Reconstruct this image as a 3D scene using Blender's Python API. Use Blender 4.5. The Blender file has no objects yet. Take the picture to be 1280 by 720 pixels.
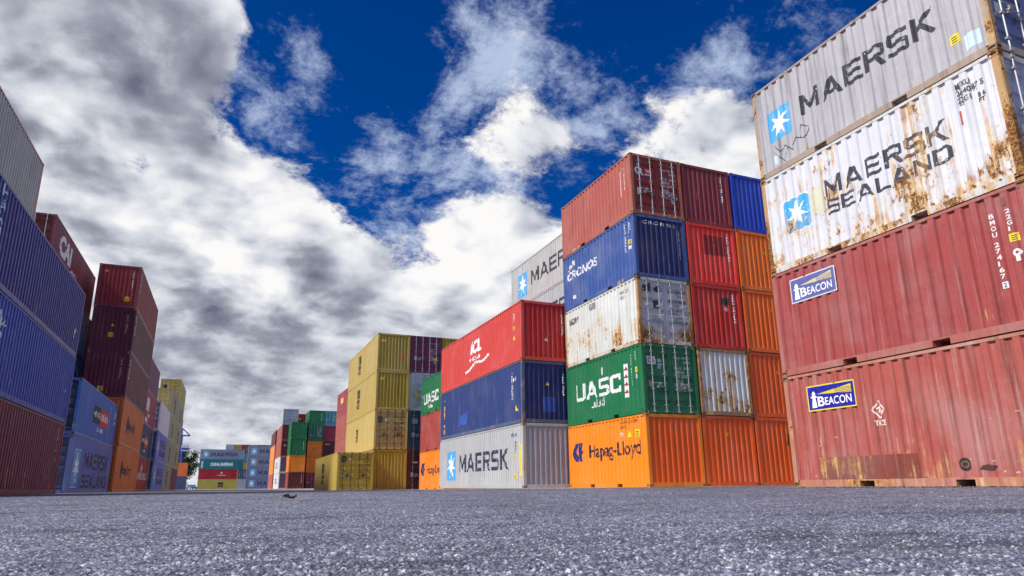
import bpy, bmesh, math, random
import numpy as np
from mathutils import Vector, Matrix
from mathutils import noise as mnoise

random.seed(7)
scn = bpy.context.scene
COL = scn.collection
R = math.radians
W = 2.438

# ------------------------------------------------------------------ render / view
scn.view_settings.view_transform = 'Standard'
scn.view_settings.look = 'None'
scn.view_settings.gamma = 1
scn.view_settings.use_curve_mapping = False
scn.view_settings.exposure = 0.6

# ------------------------------------------------------------------ camera
# world: +Y runs down the lane between the stacks, +X to the right of it
F_PX, PITCH, ROLL, HEAD, CAM_H = 835.65, 0.259646, -0.011359, 0.399187, 0.1143
def make_camera():
    cd = bpy.data.cameras.new('camera'); co = bpy.data.objects.new('camera', cd); COL.objects.link(co)
    cd.sensor_width = 36; cd.lens = F_PX / 1280 * 36
    cd.shift_y = 25 / 1280
    cd.clip_start = 0.02; cd.clip_end = 6000
    fh = Vector((math.sin(HEAD), math.cos(HEAD), 0)); r = Vector((math.cos(HEAD), -math.sin(HEAD), 0))
    f = fh * math.cos(PITCH) + Vector((0, 0, math.sin(PITCH)))
    u = r.cross(f)
    r2 = r * math.cos(ROLL) + u * math.sin(ROLL)
    u2 = -r * math.sin(ROLL) + u * math.cos(ROLL)
    m = Matrix((r2, u2, -f)).transposed().to_4x4()
    m.translation = (0, 0, CAM_H)
    co.matrix_world = m
    cd.dof.use_dof = False
    scn.camera = co
make_camera()

# ------------------------------------------------------------------ node helpers
class NT:
    def __init__(s, nt): s.nt = nt
    def n(s, typ, **kw):
        nd = s.nt.nodes.new(typ)
        for k, v in kw.items(): setattr(nd, k, v)
        return nd
    def l(s, a, b): s.nt.links.new(a, b)
    def setin(s, sock, v):
        if isinstance(v, bpy.types.NodeSocket): s.l(v, sock)
        elif v is not None:
            sock.default_value = v
    def math(s, op, a, b=None, c=None, clamp=False):
        nd = s.n('ShaderNodeMath', operation=op, use_clamp=clamp)
        s.setin(nd.inputs[0], a)
        if b is not None: s.setin(nd.inputs[1], b)
        if c is not None: s.setin(nd.inputs[2], c)
        return nd.outputs[0]
    def vmath(s, op, a, b=None):
        nd = s.n('ShaderNodeVectorMath', operation=op)
        s.setin(nd.inputs[0], a)
        if b is not None: s.setin(nd.inputs[1], b)
        return nd.outputs[1] if op in ('LENGTH', 'DISTANCE', 'DOT_PRODUCT') else nd.outputs[0]
    def smooth(s, v, lo, hi):
        nd = s.n('ShaderNodeMapRange', interpolation_type='SMOOTHSTEP')
        s.setin(nd.inputs['Value'], v); s.setin(nd.inputs['From Min'], lo); s.setin(nd.inputs['From Max'], hi)
        return nd.outputs[0]
    def noise(s, vec, scale, detail=4, rough=.55, dist=0):
        nd = s.n('ShaderNodeTexNoise')
        s.setin(nd.inputs['Vector'], vec); nd.inputs['Scale'].default_value = scale
        nd.inputs['Detail'].default_value = detail; nd.inputs['Roughness'].default_value = rough
        nd.inputs['Distortion'].default_value = dist
        return nd.outputs['Fac']
    def mix(s, fac, a, b):
        nd = s.n('ShaderNodeMix', data_type='RGBA')
        s.setin(nd.inputs['Factor'], fac); s.setin(nd.inputs['A'], rgba(a)); s.setin(nd.inputs['B'], rgba(b))
        return nd.outputs['Result']
    def ramp(s, fac, stops):
        nd = s.n('ShaderNodeValToRGB'); cr = nd.color_ramp
        while len(cr.elements) < len(stops): cr.elements.new(.5)
        for e, (p, c) in zip(cr.elements, stops): e.position = p; e.color = rgba(c)
        s.setin(nd.inputs[0], fac); return nd.outputs[0]
def rgba(c):
    if isinstance(c, bpy.types.NodeSocket): return c
    if isinstance(c, (int, float)): return (c, c, c, 1)
    return tuple(c) + (1,) if len(c) == 3 else tuple(c)

def new_mat(name):
    m = bpy.data.materials.new(name); m.use_nodes = True
    nt = m.node_tree; nt.nodes.clear(); k = NT(nt)
    out = k.n('ShaderNodeOutputMaterial'); b = k.n('ShaderNodeBsdfPrincipled')
    k.l(b.outputs[0], out.inputs[0])
    return m, k, b

# ------------------------------------------------------------------ weathered paint
def mul(c, f): return tuple(min(1, x * f) for x in c)
def lerp(a, b, t): return tuple(x + (y - x) * t for x, y in zip(a, b))
_paints = {}
def paint(col, rust=.15, fade=.3, streak=.35, seed=0, rough=.5, under=None, chips=0.0, H=2.6):
    """Weathered container paint; UNDER/CHIPS: a marking whose paint has flaked to the coat below."""
    key = (col, rust, fade, streak, seed, rough, under, chips)
    if key in _paints: return _paints[key]
    m, k, b = new_mat('weathered_paint')
    tc = k.n('ShaderNodeTexCoord')
    off = ((seed * 13.37) % 97, (seed * 7.91) % 83, (seed * 3.3) % 5)
    P = k.vmath('ADD', tc.outputs['Object'], (off[0], off[1], off[2]))
    big = k.noise(P, .55, 5, .6)
    fademask = k.math('MULTIPLY', k.smooth(big, .42, .68), fade)
    lum = sum(col) / 3
    pale = lerp(mul(col, 1.25), (lum * 1.3 + .08,) * 3, .38)
    c = k.mix(fademask, col, pale)
    # vertical wash and dirt streaks
    ps = k.vmath('MULTIPLY', P, (5.5, 5.5, .28))
    st = k.noise(ps, 1.0, 6, .62)
    stm = k.math('MULTIPLY', k.smooth(st, .5, .76), streak)
    c = k.mix(stm, c, lerp(mul(col, .36), (.08, .055, .04), .35))
    ps2 = k.vmath('MULTIPLY', P, (9, 9, .5))
    wash = k.math('MULTIPLY', k.smooth(k.noise(ps2, 1.0, 5, .65), .54, .70), min(.8, streak * .7))
    c = k.mix(wash, c, lerp(pale, (.55, .5, .45), .25))
    scuff = k.math('MULTIPLY', k.smooth(k.noise(P, 11, 6, .75), .64, .72), .35 * min(1, streak + fade))
    c = k.mix(scuff, c, lerp(pale, (.5, .47, .43), .4))
    if under is not None and chips > 0:
        ch = k.smooth(k.noise(P, 7, 8, .72), .62 - .2 * chips, .66 - .2 * chips)
        c = k.mix(ch, c, under)
    rustmask = None
    if rust > 0:
        # where rust gathers: patches, more of them low on the wall
        sep = k.n('ShaderNodeSeparateXYZ'); k.l(tc.outputs['Object'], sep.inputs[0])
        low = k.smooth(sep.outputs[2], H * .85, 0.0)
        patch = k.math('ADD', k.noise(P, .9, 4, .6), k.math('MULTIPLY', low, .17))
        spot = k.noise(k.vmath('MULTIPLY', P, (1.1, 1.1, .62)), 9.5, 10, .72, .25)
        s1 = k.math('ADD', k.math('MULTIPLY', spot, .62), k.math('MULTIPLY', patch, .5))
        t = .85 - .25 * rust
        spots = k.smooth(s1, t, t + .035)
        halo = k.smooth(s1, t - .05, t + .01)
        drn = k.noise(k.vmath('MULTIPLY', P, (9.5, 9.5, .38)), 1.0, 7, .65)
        d1 = k.math('ADD', k.math('MULTIPLY', drn, .6), k.math('MULTIPLY', patch, .5))
        td = .75 - .22 * rust
        drip = k.math('MULTIPLY', k.smooth(d1, td, td + .09), .85)
        rc = k.ramp(k.noise(P, 22, 6, .7), [(.3, (.03, .013, .008)), (.46, (.13, .05, .016)), (.6, (.40, .19, .05)), (.72, (.55, .33, .12))])
        dripcol = k.ramp(k.noise(P, 4, 5, .6), [(.35, (.34, .15, .04)), (.5, (.55, .31, .09)), (.65, (.66, .50, .24))])
        c = k.mix(k.math('MAXIMUM', k.math('MULTIPLY', halo, .45), drip), c, dripcol)
        c = k.mix(spots, c, rc)
        rustmask = k.math('MAXIMUM', spots, k.math('MULTIPLY', drip, .7))
    k.l(c, b.inputs['Base Color'])
    rv = k.math('ADD', k.math('MULTIPLY', k.noise(P, 3, 5, .6), .25), rough - .12)
    if rustmask is not None: rv = k.math('ADD', rv, k.math('MULTIPLY', rustmask, .35), clamp=True)
    k.l(rv, b.inputs['Roughness'])
    b.inputs['Specular IOR Level'].default_value = .38
    h = k.math('ADD', k.math('ADD', k.math('MULTIPLY', k.noise(P, 1.7, 3, .5), .034), k.math('MULTIPLY', k.noise(P, 5.5, 3, .5), .008)), k.math('MULTIPLY', k.noise(P, 45, 4, .6), .0009))
    if rustmask is not None: h = k.math('ADD', h, k.math('MULTIPLY', rustmask, .0015))
    bp = k.n('ShaderNodeBump'); bp.inputs['Strength'].default_value = .8; bp.inputs['Distance'].default_value = 1
    k.l(h, bp.inputs['Height']); k.l(bp.outputs[0], b.inputs['Normal'])
    _paints[key] = m
    return m

def plain(name, col, rough=.6, metal=0, nscale=12, var=.25):
    m, k, b = new_mat(name)
    tc = k.n('ShaderNodeTexCoord')
    f = k.noise(tc.outputs['Object'], nscale, 5, .6)
    k.l(k.mix(f, mul(col, 1 - var), mul(col, 1 + var)), b.inputs['Base Color'])
    b.inputs['Roughness'].default_value = rough; b.inputs['Metallic'].default_value = metal
    return m
STEEL = plain('galvanised_steel', (.38, .39, .42), .42, .35, 20, .35)
DARK = plain('dark_recess', (.012, .012, .012), .9)
RUBBER = plain('black_rubber', (.02, .02, .02), .8)

# ------------------------------------------------------------------ mesh helpers
def add_box(bm, x0, x1, y0, y1, z0, z1):
    v = [bm.verts.new(p) for p in ((x0,y0,z0),(x1,y0,z0),(x1,y1,z0),(x0,y1,z0),(x0,y0,z1),(x1,y0,z1),(x1,y1,z1),(x0,y1,z1))]
    for f in ((3,2,1,0),(4,5,6,7),(0,1,5,4),(1,2,6,5),(2,3,7,6),(3,0,4,7)):
        bm.faces.new([v[i] for i in f])
def add_tube(bm, pts, r, seg=8, cap=True):
    rings = []
    for i, p in enumerate(pts):
        p = Vector(p)
        d = (Vector(pts[min(i+1, len(pts)-1)]) - Vector(pts[max(i-1, 0)])).normalized()
        a = d.orthogonal().normalized(); c = d.cross(a)
        rr = r[i] if isinstance(r, (list, tuple)) else r
        rings.append([bm.verts.new(p + (a*math.cos(t) + c*math.sin(t))*rr) for t in [2*math.pi*j/seg for j in range(seg)]])
    for q, s in zip(rings, rings[1:]):
        for j in range(seg): bm.faces.new((q[j], q[(j+1) % seg], s[(j+1) % seg], s[j]))
    if cap:
        bm.faces.new(rings[0][::-1]); bm.faces.new(rings[-1])
def to_mesh(name, bm):
    bmesh.ops.recalc_face_normals(bm, faces=bm.faces)
    me = bpy.data.meshes.new(name); bm.to_mesh(me); bm.free(); return me
def link(name, me, mat, parent=None):
    o = bpy.data.objects.new(name, me); COL.objects.link(o)
    if len(me.materials) == 0: me.materials.append(None)
    o.material_slots[0].link = 'OBJECT'; o.material_slots[0].material = mat
    if parent is not None: o.parent = parent
    return o
def empty(name, loc, rz, label, cat, group=None):
    o = bpy.data.objects.new(name, None); COL.objects.link(o)
    o.empty_display_size = .3
    o.location = loc; o.rotation_euler = (0, 0, rz); o['label'] = label; o['category'] = cat
    if group: o['group'] = group
    return o
_mc = {}
def cached(key, fn):
    if key not in _mc: _mc[key] = fn()
    return _mc[key]

# ------------------------------------------------------------------ corrugation
POST = .13; RAIL_B = .165; RAIL_T = .065
class Prof:
    """depth of a corrugated wall at a distance u from the start of the sheet"""
    def __init__(s, length, pitch, fr, depth):
        s.n = max(1, round(length / pitch)); s.p = length / s.n; s.len = length; s.d = depth
        s.b = [0, fr[0]*s.p, (fr[0]+fr[1])*s.p, (fr[0]+fr[1]+fr[2])*s.p]
        s.sh = fr[0]*s.p/2
    def folds(s):
        out = []
        for i in range(-1, s.n + 1):
            for q in s.b:
                u = i*s.p + q - s.sh
                if 1e-6 < u < s.len - 1e-6: out.append(u)
        return out
    def at(s, u):
        if u <= 0 or u >= s.len: return 0.0
        t = (u + s.sh) % s.p; b = s.b
        if t < b[1]: return 0.0
        if t < b[2]: return s.d*(t-b[1])/(b[2]-b[1])
        if t < b[3]: return s.d
        return s.d*(1-(t-b[3])/(s.p-b[3]))
def side_prof(L): return Prof(L - 2*POST, .278, (.41, .115, .36, .115), .043)
def end_prof(): return Prof(W - 2*POST, .25, (.30, .18, .34, .18), .045)
OUT = .007     # outer flats of the sheet lie this far inside the frame's plane

def side_mesh(L, H):
    def f():
        bm = bmesh.new(); pr = side_prof(L)
        us = [0] + pr.folds() + [pr.len]
        zs = [RAIL_B - .012, H - RAIL_T + .012]
        rows = [[bm.verts.new((W/2 - OUT - pr.at(u), -L/2 + POST + u, z)) for u in us] for z in zs]
        for i in range(len(us)-1): bm.faces.new((rows[0][i], rows[0][i+1], rows[1][i+1], rows[1][i]))
        me = bpy.data.meshes.new('side_panel'); bm.to_mesh(me); bm.free(); return me
    return cached(('side', L, H), f)
def end_mesh(L, H):
    def f():
        bm = bmesh.new(); pr = end_prof()
        us = [0] + pr.folds() + [pr.len]
        zs = [RAIL_B - .012, H - .12 + .012]
        rows = [[bm.verts.new((-W/2 + POST + u, -L/2 + OUT + .012 + pr.at(u), z)) for u in us] for z in zs]
        for i in range(len(us)-1): bm.faces.new((rows[0][i], rows[0][i+1], rows[1][i+1], rows[1][i]))
        me = bpy.data.meshes.new('end_panel'); bm.to_mesh(me); bm.free(); return me
    return cached(('end', L, H), f)
def roof_mesh(L, H):
    def f():
        bm = bmesh.new(); n = round((L - .3)/.21)
        rows = []
        for i in range(n*2 + 1):
            y = -L/2 + .15 + (L - .3)*i/(n*2); z = H - .022 - (.018 if i % 2 else 0)
            rows.append([bm.verts.new((x, y, z)) for x in (-W/2 + .05, W/2 - .05)])
        for a, b in zip(rows, rows[1:]): bm.faces.new((a[0], a[1], b[1], b[0]))
        return to_mesh('roof_panel', bm)
    return cached(('roof', L, H), f)
def frame_mesh(L, H, pockets, posts=True):
    def f():
        bm = bmesh.new()
        hx, hy = W/2, L/2
        c = .114                                         # castings fill the ends of the posts
        if posts:
            for sx in (-1, 1):
                for sy in (-1, 1):
                    xa, xb = sorted((sx*hx, sx*(hx - POST))); ya, yb = sorted((sy*hy, sy*(hy - POST)))
                    # an L-shaped post: outer angle plus inner return
                    add_box(bm, xa, xb, ya, yb, c, H - c)
        for sx in (-1, 1):
            xa, xb = sorted((sx*(hx - .001), sx*(hx - .062)))
            add_box(bm, xa, xb, -hy + .178, hy - .178, H - RAIL_T - .006, H - .010)
            # bottom side rail, cut by fork pockets
            xa, xb = sorted((sx*(hx - .003), sx*(hx - .05)))
            cuts = [(-hy + .178, hy - .178)]
            if pockets:
                cuts = [(-hy + .178, -1.215), (-.865, .865), (1.215, hy - .178)]
            for a, b in cuts:
                add_box(bm, xa, xb, a, b, .014, RAIL_B)
                xo = sorted((sx*(hx - .05), sx*(hx - .09)))
                add_box(bm, xo[0], xo[1], a, b, .014, .03)
            if pockets:
                for cy in (-1.04, 1.04):                  # the pocket's lid
                    add_box(bm, xa, xb, cy - .175, cy + .175, .133, RAIL_B)
        for sy in (-1, 1):
            ya, yb = sorted((sy*(hy - .002), sy*(hy - .07)))
            add_box(bm, -hx + .162, hx - .162, ya, yb, H - .125, H - .008)
            add_box(bm, -hx + .162, hx - .162, ya, yb, .014, RAIL_B)
        # floor
        add_box(bm, -hx + .092, hx - .092, -hy + .10, hy - .10, .134, .16)
        for cy in ([-1.04, 1.04] if pockets else []):     # pocket tunnels
            for d in (-.178, .172): add_box(bm, -hx + .052, hx - .052, cy + d, cy + d + .006, .016, .132)
        return to_mesh('frame', bm)
    return cached(('frame', L, H, pockets, posts), f)
def post_mesh(H):
    """corner post for the +x +y corner: a folded outer plate with a return"""
    def f():
        bm = bmesh.new(); c = .114
        pr = [(0, 0), (-POST, 0), (-POST, -.02), (-.032, -.02), (-.032, -.036), (-.02, -.036), (-.02, -POST), (0, -POST)]
        pr = [(0, 0), (-POST, 0), (-POST, -.05), (-.05, -.05), (-.05, -POST), (0, -POST)]
        lo = [bm.verts.new((x, y, c)) for x, y in pr]; hi = [bm.verts.new((x, y, H - c)) for x, y in pr]
        for i in range(len(pr)): bm.faces.new((lo[i], lo[(i+1) % len(pr)], hi[(i+1) % len(pr)], hi[i]))
        bmesh.ops.bevel(bm, geom=[e for e in bm.edges if abs(e.verts[0].co.x) < 1e-5 and abs(e.verts[1].co.x) < 1e-5 and abs(e.verts[0].co.y) < 1e-5 and abs(e.verts[1].co.y) < 1e-5], offset=.014, segments=3, affect='EDGES')
        return to_mesh('corner_post', bm)
    return cached(('post', H), f)
def casting_mesh(top):
    """corner casting for the +x +y corner, the bottom or the top of the box, with hand holes"""
    def f():
        bm = bmesh.new()
        sx, sy, sz = .162, .178, .118
        add_box(bm, -sx, 0.003, -sy, 0.003, 0, sz)
        bmesh.ops.recalc_face_normals(bm, faces=bm.faces)
        faces = [q for q in bm.faces if q.normal.x > .9 or q.normal.y > .9 or (q.normal.z > .9 if top else q.normal.z < -.9)]
        for q in faces:
            r = bmesh.ops.inset_individual(bm, faces=[q], thickness=.034)
            e = bmesh.ops.extrude_discrete_faces(bm, faces=[q])
            nf = e['faces'][0]; n = nf.normal.copy()
            bmesh.ops.translate(bm, verts=nf.verts, vec=-n*.03)
        return to_mesh('corner_casting', bm)
    return cached(('cast', top), f)
def plain_casting():
    def f():
        bm = bmesh.new(); add_box(bm, -.162, .003, -.178, .003, 0, .118); return to_mesh('corner_casting', bm)
    return cached('plaincast', f)
def door_prof(H):
    z0, z1 = RAIL_B + .006, H - .128; b = .075; nb = 5; hh = (z1 - z0 - 2*b)/nb
    prof = [(z0, 0), (z0 + b, 0)]
    for i in range(nb):
        a = z0 + b + i*hh
        prof += [(a + .04, 0), (a + .075, .034), (a + hh*.52, .034), (a + hh*.52 + .035, 0)]
    return prof + [(z1 - b, 0), (z1, 0)]
def door_depth(H, z):
    p = door_prof(H)
    for (a, d), (b, e) in zip(p, p[1:]):
        if a <= z <= b: return d if b - a < 1e-6 else d + (e - d)*(z - a)/(b - a)
    return 0.0
def door_mesh(H):
    """right leaf seen from outside, hinged at +x; horizontal swages; local y=0 is the outer skin, -y is outwards"""
    def f():
        bm = bmesh.new()
        w = (W - 2*POST)/2 - .006; z0, z1 = RAIL_B + .006, H - .128
        b = .075
        prof = door_prof(H)
        x0, x1 = .006 + b, .006 + w - b
        rows = [[bm.verts.new((x, d, z)) for x in (x0, x1)] for z, d in prof]
        for a, c in zip(rows, rows[1:]): bm.faces.new((a[0], a[1], c[1], c[0]))
        # leaf frame
        add_box(bm, .006, x0 + .004, -.010, .05, z0, z1)
        add_box(bm, x1 - .004, .006 + w, -.010, .05, z0, z1)
        add_box(bm, x0 + .004, x1 - .004, -.008, .048, z0, z0 + b)
        add_box(bm, x0 + .004, x1 - .004, -.008, .048, z1 - b, z1)
        # hinges
        for t in (.12, .38, .62, .88):
            z = z0 + (z1 - z0)*t
            add_box(bm, w - .02, w + .05, -.028, -.011, z - .06, z + .06)
        return to_mesh('door', bm)
    return cached(('door', H), f)
def bar_mesh(H):
    def f():
        bm = bmesh.new(); z0, z1 = RAIL_B - .09, H - .05
        add_tube(bm, [(0, -.045, z0), (0, -.045, z1)], .0185, 8)
        for z in (z0, z1): add_box(bm, -.045, .045, -.075, -.02, z - .03, z + .035)
        for t in (.1, .33, .56, .9):
            z = z0 + (z1 - z0)*t
            add_box(bm, -.05, .05, -.068, -.0125, z - .022, z + .022)
        return to_mesh('locking_bar', bm)
    return cached(('bar', H), f)
def handle_mesh(flip):
    def f():
        bm = bmesh.new(); s = -1 if flip else 1
        add_tube(bm, [(0, -.065, 1.0), (s*.06, -.08, .99), (s*.34, -.08, .98), (s*.38, -.085, .985)], .012, 6)
        xa, xb = sorted((s*.26, s*.36))
        add_box(bm, xa, xb, -.066, -.0125, .93, 1.03)
        return to_mesh('handle', bm)
    return cached(('handle', flip), f)
def body_mesh(L, H):
    """far containers: one corrugated body with its posts and rails"""
    def f():
        bm = bmesh.new()
        sp, ep = side_prof(L), end_prof()
        for s in (-1, 1):
            us = [0] + sp.folds() + [sp.len]
            r = [[bm.verts.new((s*(W/2 - OUT - sp.at(u)), -L/2 + POST + u, z)) for u in us] for z in (RAIL_B, H - RAIL_T)]
            for i in range(len(us)-1): bm.faces.new((r[0][i], r[0][i+1], r[1][i+1], r[1][i]))
            us = [0] + ep.folds() + [ep.len]
            r = [[bm.verts.new((-W/2 + POST + u, s*(L/2 - OUT - ep.at(u)), z)) for u in us] for z in (RAIL_B, H - .12)]
            for i in range(len(us)-1): bm.faces.new((r[0][i], r[0][i+1], r[1][i+1], r[1][i]))
        for sx in (-1, 1):
            for sy in (-1, 1):
                xa, xb = sorted((sx*W/2, sx*(W/2 - POST))); ya, yb = sorted((sy*L/2, sy*(L/2 - POST)))
                add_box(bm, xa, xb, ya, yb, 0, H - .002)
            xa, xb = sorted((sx*(W/2-.003), sx*(W/2 - .06)))
            add_box(bm, xa, xb, -L/2 + POST, L/2 - POST, H - RAIL_T - .006, H - .014)
            add_box(bm, xa, xb, -L/2 + POST, L/2 - POST, .02, RAIL_B + .006)
        for sy in (-1, 1):
            ya, yb = sorted((sy*(L/2-.003), sy*(L/2 - .06)))
            add_box(bm, -W/2 + POST, W/2 - POST, ya, yb, H - .126, H - .014)
            add_box(bm, -W/2 + POST, W/2 - POST, ya, yb, .02, RAIL_B + .006)
        add_box(bm, -W/2 + .062, W/2 - .062, -L/2 + .062, L/2 - .062, H - .06, H - .03)
        return to_mesh('container_body', bm)
    return cached(('body', L, H), f)

# ------------------------------------------------------------------ flat shapes for markings (u to the reader's right, v up)
def sh_poly(polys):
    bm = bmesh.new()
    for p in polys:
        bm.faces.new([bm.verts.new((x, y, 0)) for x, y in p])
    return bm
def sh_rect(u0, v0, u1, v1): return sh_poly([[(u0,v0),(u1,v0),(u1,v1),(u0,v1)]])
def sh_rects(rs): return sh_poly([[(a,b),(c,b),(c,d),(a,d)] for a, b, c, d in rs])
def sh_round(u0, v0, u1, v1, r, seg=5):
    p = []
    for cx, cy, a0 in ((u1-r,v0+r,-90),(u1-r,v1-r,0),(u0+r,v1-r,90),(u0+r,v0+r,180)):
        for i in range(seg+1):
            t = R(a0 + 90*i/seg); p.append((cx + r*math.cos(t), cy + r*math.sin(t)))
    return sh_poly([p])
def sh_star(cx, cy, ro, ri, n=7, rot=90, sx=1):
    p = []
    for i in range(2*n):
        t = R(rot + 180*i/n); r = ro if i % 2 == 0 else ri
        p.append((cx + sx*r*math.cos(t), cy + r*math.sin(t)))
    return sh_poly([[(cx, cy), p[i-1], p[i]] for i in range(2*n)])
def sh_ring(cx, cy, ro, ri, n=20):
    P = [(math.cos(2*math.pi*i/n), math.sin(2*math.pi*i/n)) for i in range(n)]
    return sh_poly([[(cx+ro*a[0],cy+ro*a[1]),(cx+ro*b[0],cy+ro*b[1]),(cx+ri*b[0],cy+ri*b[1]),(cx+ri*a[0],cy+ri*a[1])] for a, b in zip(P, P[1:]+P[:1])])
def sh_disc(cx, cy, r, n=16, sy=1):
    return sh_poly([[(cx + r*math.cos(2*math.pi*i/n), cy + sy*r*math.sin(2*math.pi*i/n)) for i in range(n)]])
def sh_stroke(pts, w):
    polys = []
    for (x0, y0), (x1, y1) in zip(pts, pts[1:]):
        d = Vector((x1-x0, y1-y0)).normalized(); n = Vector((-d.y, d.x))*w/2; e = d*w*.3
        polys.append([(x0-n.x-e.x, y0-n.y-e.y), (x1-n.x+e.x, y1-n.y+e.y), (x1+n.x+e.x, y1+n.y+e.y), (x0+n.x-e.x, y0+n.y-e.y)])
    return sh_poly(polys)
_tx = {}
def sh_text(s, u0, v0, w, h, bold=.0, shear=0, spacing=1.0, vertical=False):
    """text scaled to a box w x h whose lower corner (the reader's side) is u0, v0"""
    key = (s, bold, shear, spacing)
    if key not in _tx:
        if vertical is None: pass
        cu = bpy.data.curves.new('lettering', 'FONT'); cu.body = s; cu.size = 1; cu.offset = bold; cu.shear = shear
        cu.space_character = spacing; cu.resolution_u = 4; cu.fill_mode = 'FRONT'
        ob = bpy.data.objects.new('lettering', cu)
        me = bpy.data.meshes.new_from_object(ob)
        _tx[key] = ([tuple(v.co) for v in me.vertices], [tuple(p.vertices) for p in me.polygons])
        bpy.data.objects.remove(ob); bpy.data.curves.remove(cu); bpy.data.meshes.remove(me)
    vs, fs = _tx[key]
    xs = [v[0] for v in vs]; ys = [v[1] for v in vs]
    x0, x1, y0, y1 = min(xs), max(xs), min(ys), max(ys)
    bm = bmesh.new()
    bv = [bm.verts.new((u0 + (v[0]-x0)/(x1-x0)*w, v0 + (v[1]-y0)/(y1-y0)*h, 0)) for v in vs]
    for f in fs:
        try: bm.faces.new([bv[i] for i in f])
        except ValueError: pass
    return bm
GLYPH = {
 'M': (1.12, [[(0,0),(.17,0),(.17,.64),(.5,.10),(.83,.64),(.83,0),(1,0),(1,1),(.83,1),(.5,.44),(.17,1),(0,1)]]),
 'A': (1.12, [[(0,0),(.19,0),(.28,.2),(.5,.2),(.5,.37),(.36,.37),(.5,.72),(.5,1),(.39,1)], [(1,0),(.61,1),(.5,1),(.5,.72),(.64,.37),(.5,.37),(.5,.2),(.72,.2),(.81,0)]]),
 'E': (.92, [[(0,0),(1,0),(1,.18),(.21,.18),(.21,.41),(.92,.41),(.92,.59),(.21,.59),(.21,.82),(1,.82),(1,1),(0,1)]]),
 'R': (.98, [[(0,0),(.2,0),(.2,1),(0,1)], [(.2,.82),(.76,.82),(.8,.78),(.8,.62),(.76,.58),(.2,.58),(.2,.40),(.5,.40),(.76,0),(1,0),(.73,.42),(.9,.45),(1,.56),(1,.87),(.87,1),(.2,1)]]),
 'S': (.95, [[(0,0),(.88,0),(1,.12),(1,.47),(.88,.59),(.2,.59),(.2,.82),(.97,.82),(.97,1),(.12,1),(0,.88),(0,.53),(.12,.41),(.8,.41),(.8,.18),(0,.18)]]),
 'K': (1.0, [[(0,0),(.2,0),(.2,.36),(.33,.47),(.73,0),(1,0),(.49,.58),(.97,1),(.69,1),(.2,.58),(.2,1),(0,1)]]),
 'L': (.85, [[(0,0),(1,0),(1,.18),(.22,.18),(.22,1),(0,1)]]),
 'N': (1.02, [[(0,0),(.19,0),(.19,.68),(.79,0),(1,0),(1,1),(.81,1),(.81,.32),(.21,1),(0,1)]]),
 'D': (1.0, [[(0,0),(.2,0),(.2,1),(0,1)], [(.2,0),(.82,0),(1,.18),(1,.82),(.82,1),(.2,1),(.2,.82),(.74,.82),(.8,.76),(.8,.24),(.74,.18),(.2,.18)]]),
 'U': (1.0, [[(0,.12),(.12,0),(.86,0),(1,.14),(1,1),(.8,1),(.8,.2),(.2,.2),(.2,1),(0,1)]]),
 'C': (1.0, [[(0,.14),(.14,0),(1,0),(1,.34),(.78,.34),(.78,.2),(.22,.2),(.22,.8),(.78,.8),(.78,.66),(1,.66),(1,1),(.14,1),(0,.86)]]),
}
def sh_block(s, u0, v0, w, h, gap=.24):
    """heavy squared capitals"""
    tot = sum(GLYPH[ch][0] for ch in s) + gap*(len(s) - 1); x = 0; polys = []
    for ch in s:
        gw, ps = GLYPH[ch]
        polys += [[(u0 + (x + px*gw)/tot*w, v0 + py*h) for px, py in q] for q in ps]
        x += gw + gap
    return sh_poly(polys)
def sh_join(*bms):
    a = bms[0]
    for b in bms[1:]:
        me = bpy.data.meshes.new('tmp'); b.to_mesh(me); b.free(); a.from_mesh(me); bpy.data.meshes.remove(me)
    return a
def sh_column(s, u0, v_top, w, ch, gap=.25):
    """letters one below the other"""
    out = None
    for i, c in enumerate(s):
        if c == ' ': continue
        b = sh_text(c, u0, v_top - (i+1)*ch + ch*gap, w*(.35 if c in '1I' else 1), ch*(1-gap), .02)
        out = b if out is None else sh_join(out, b)
    return out

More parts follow.
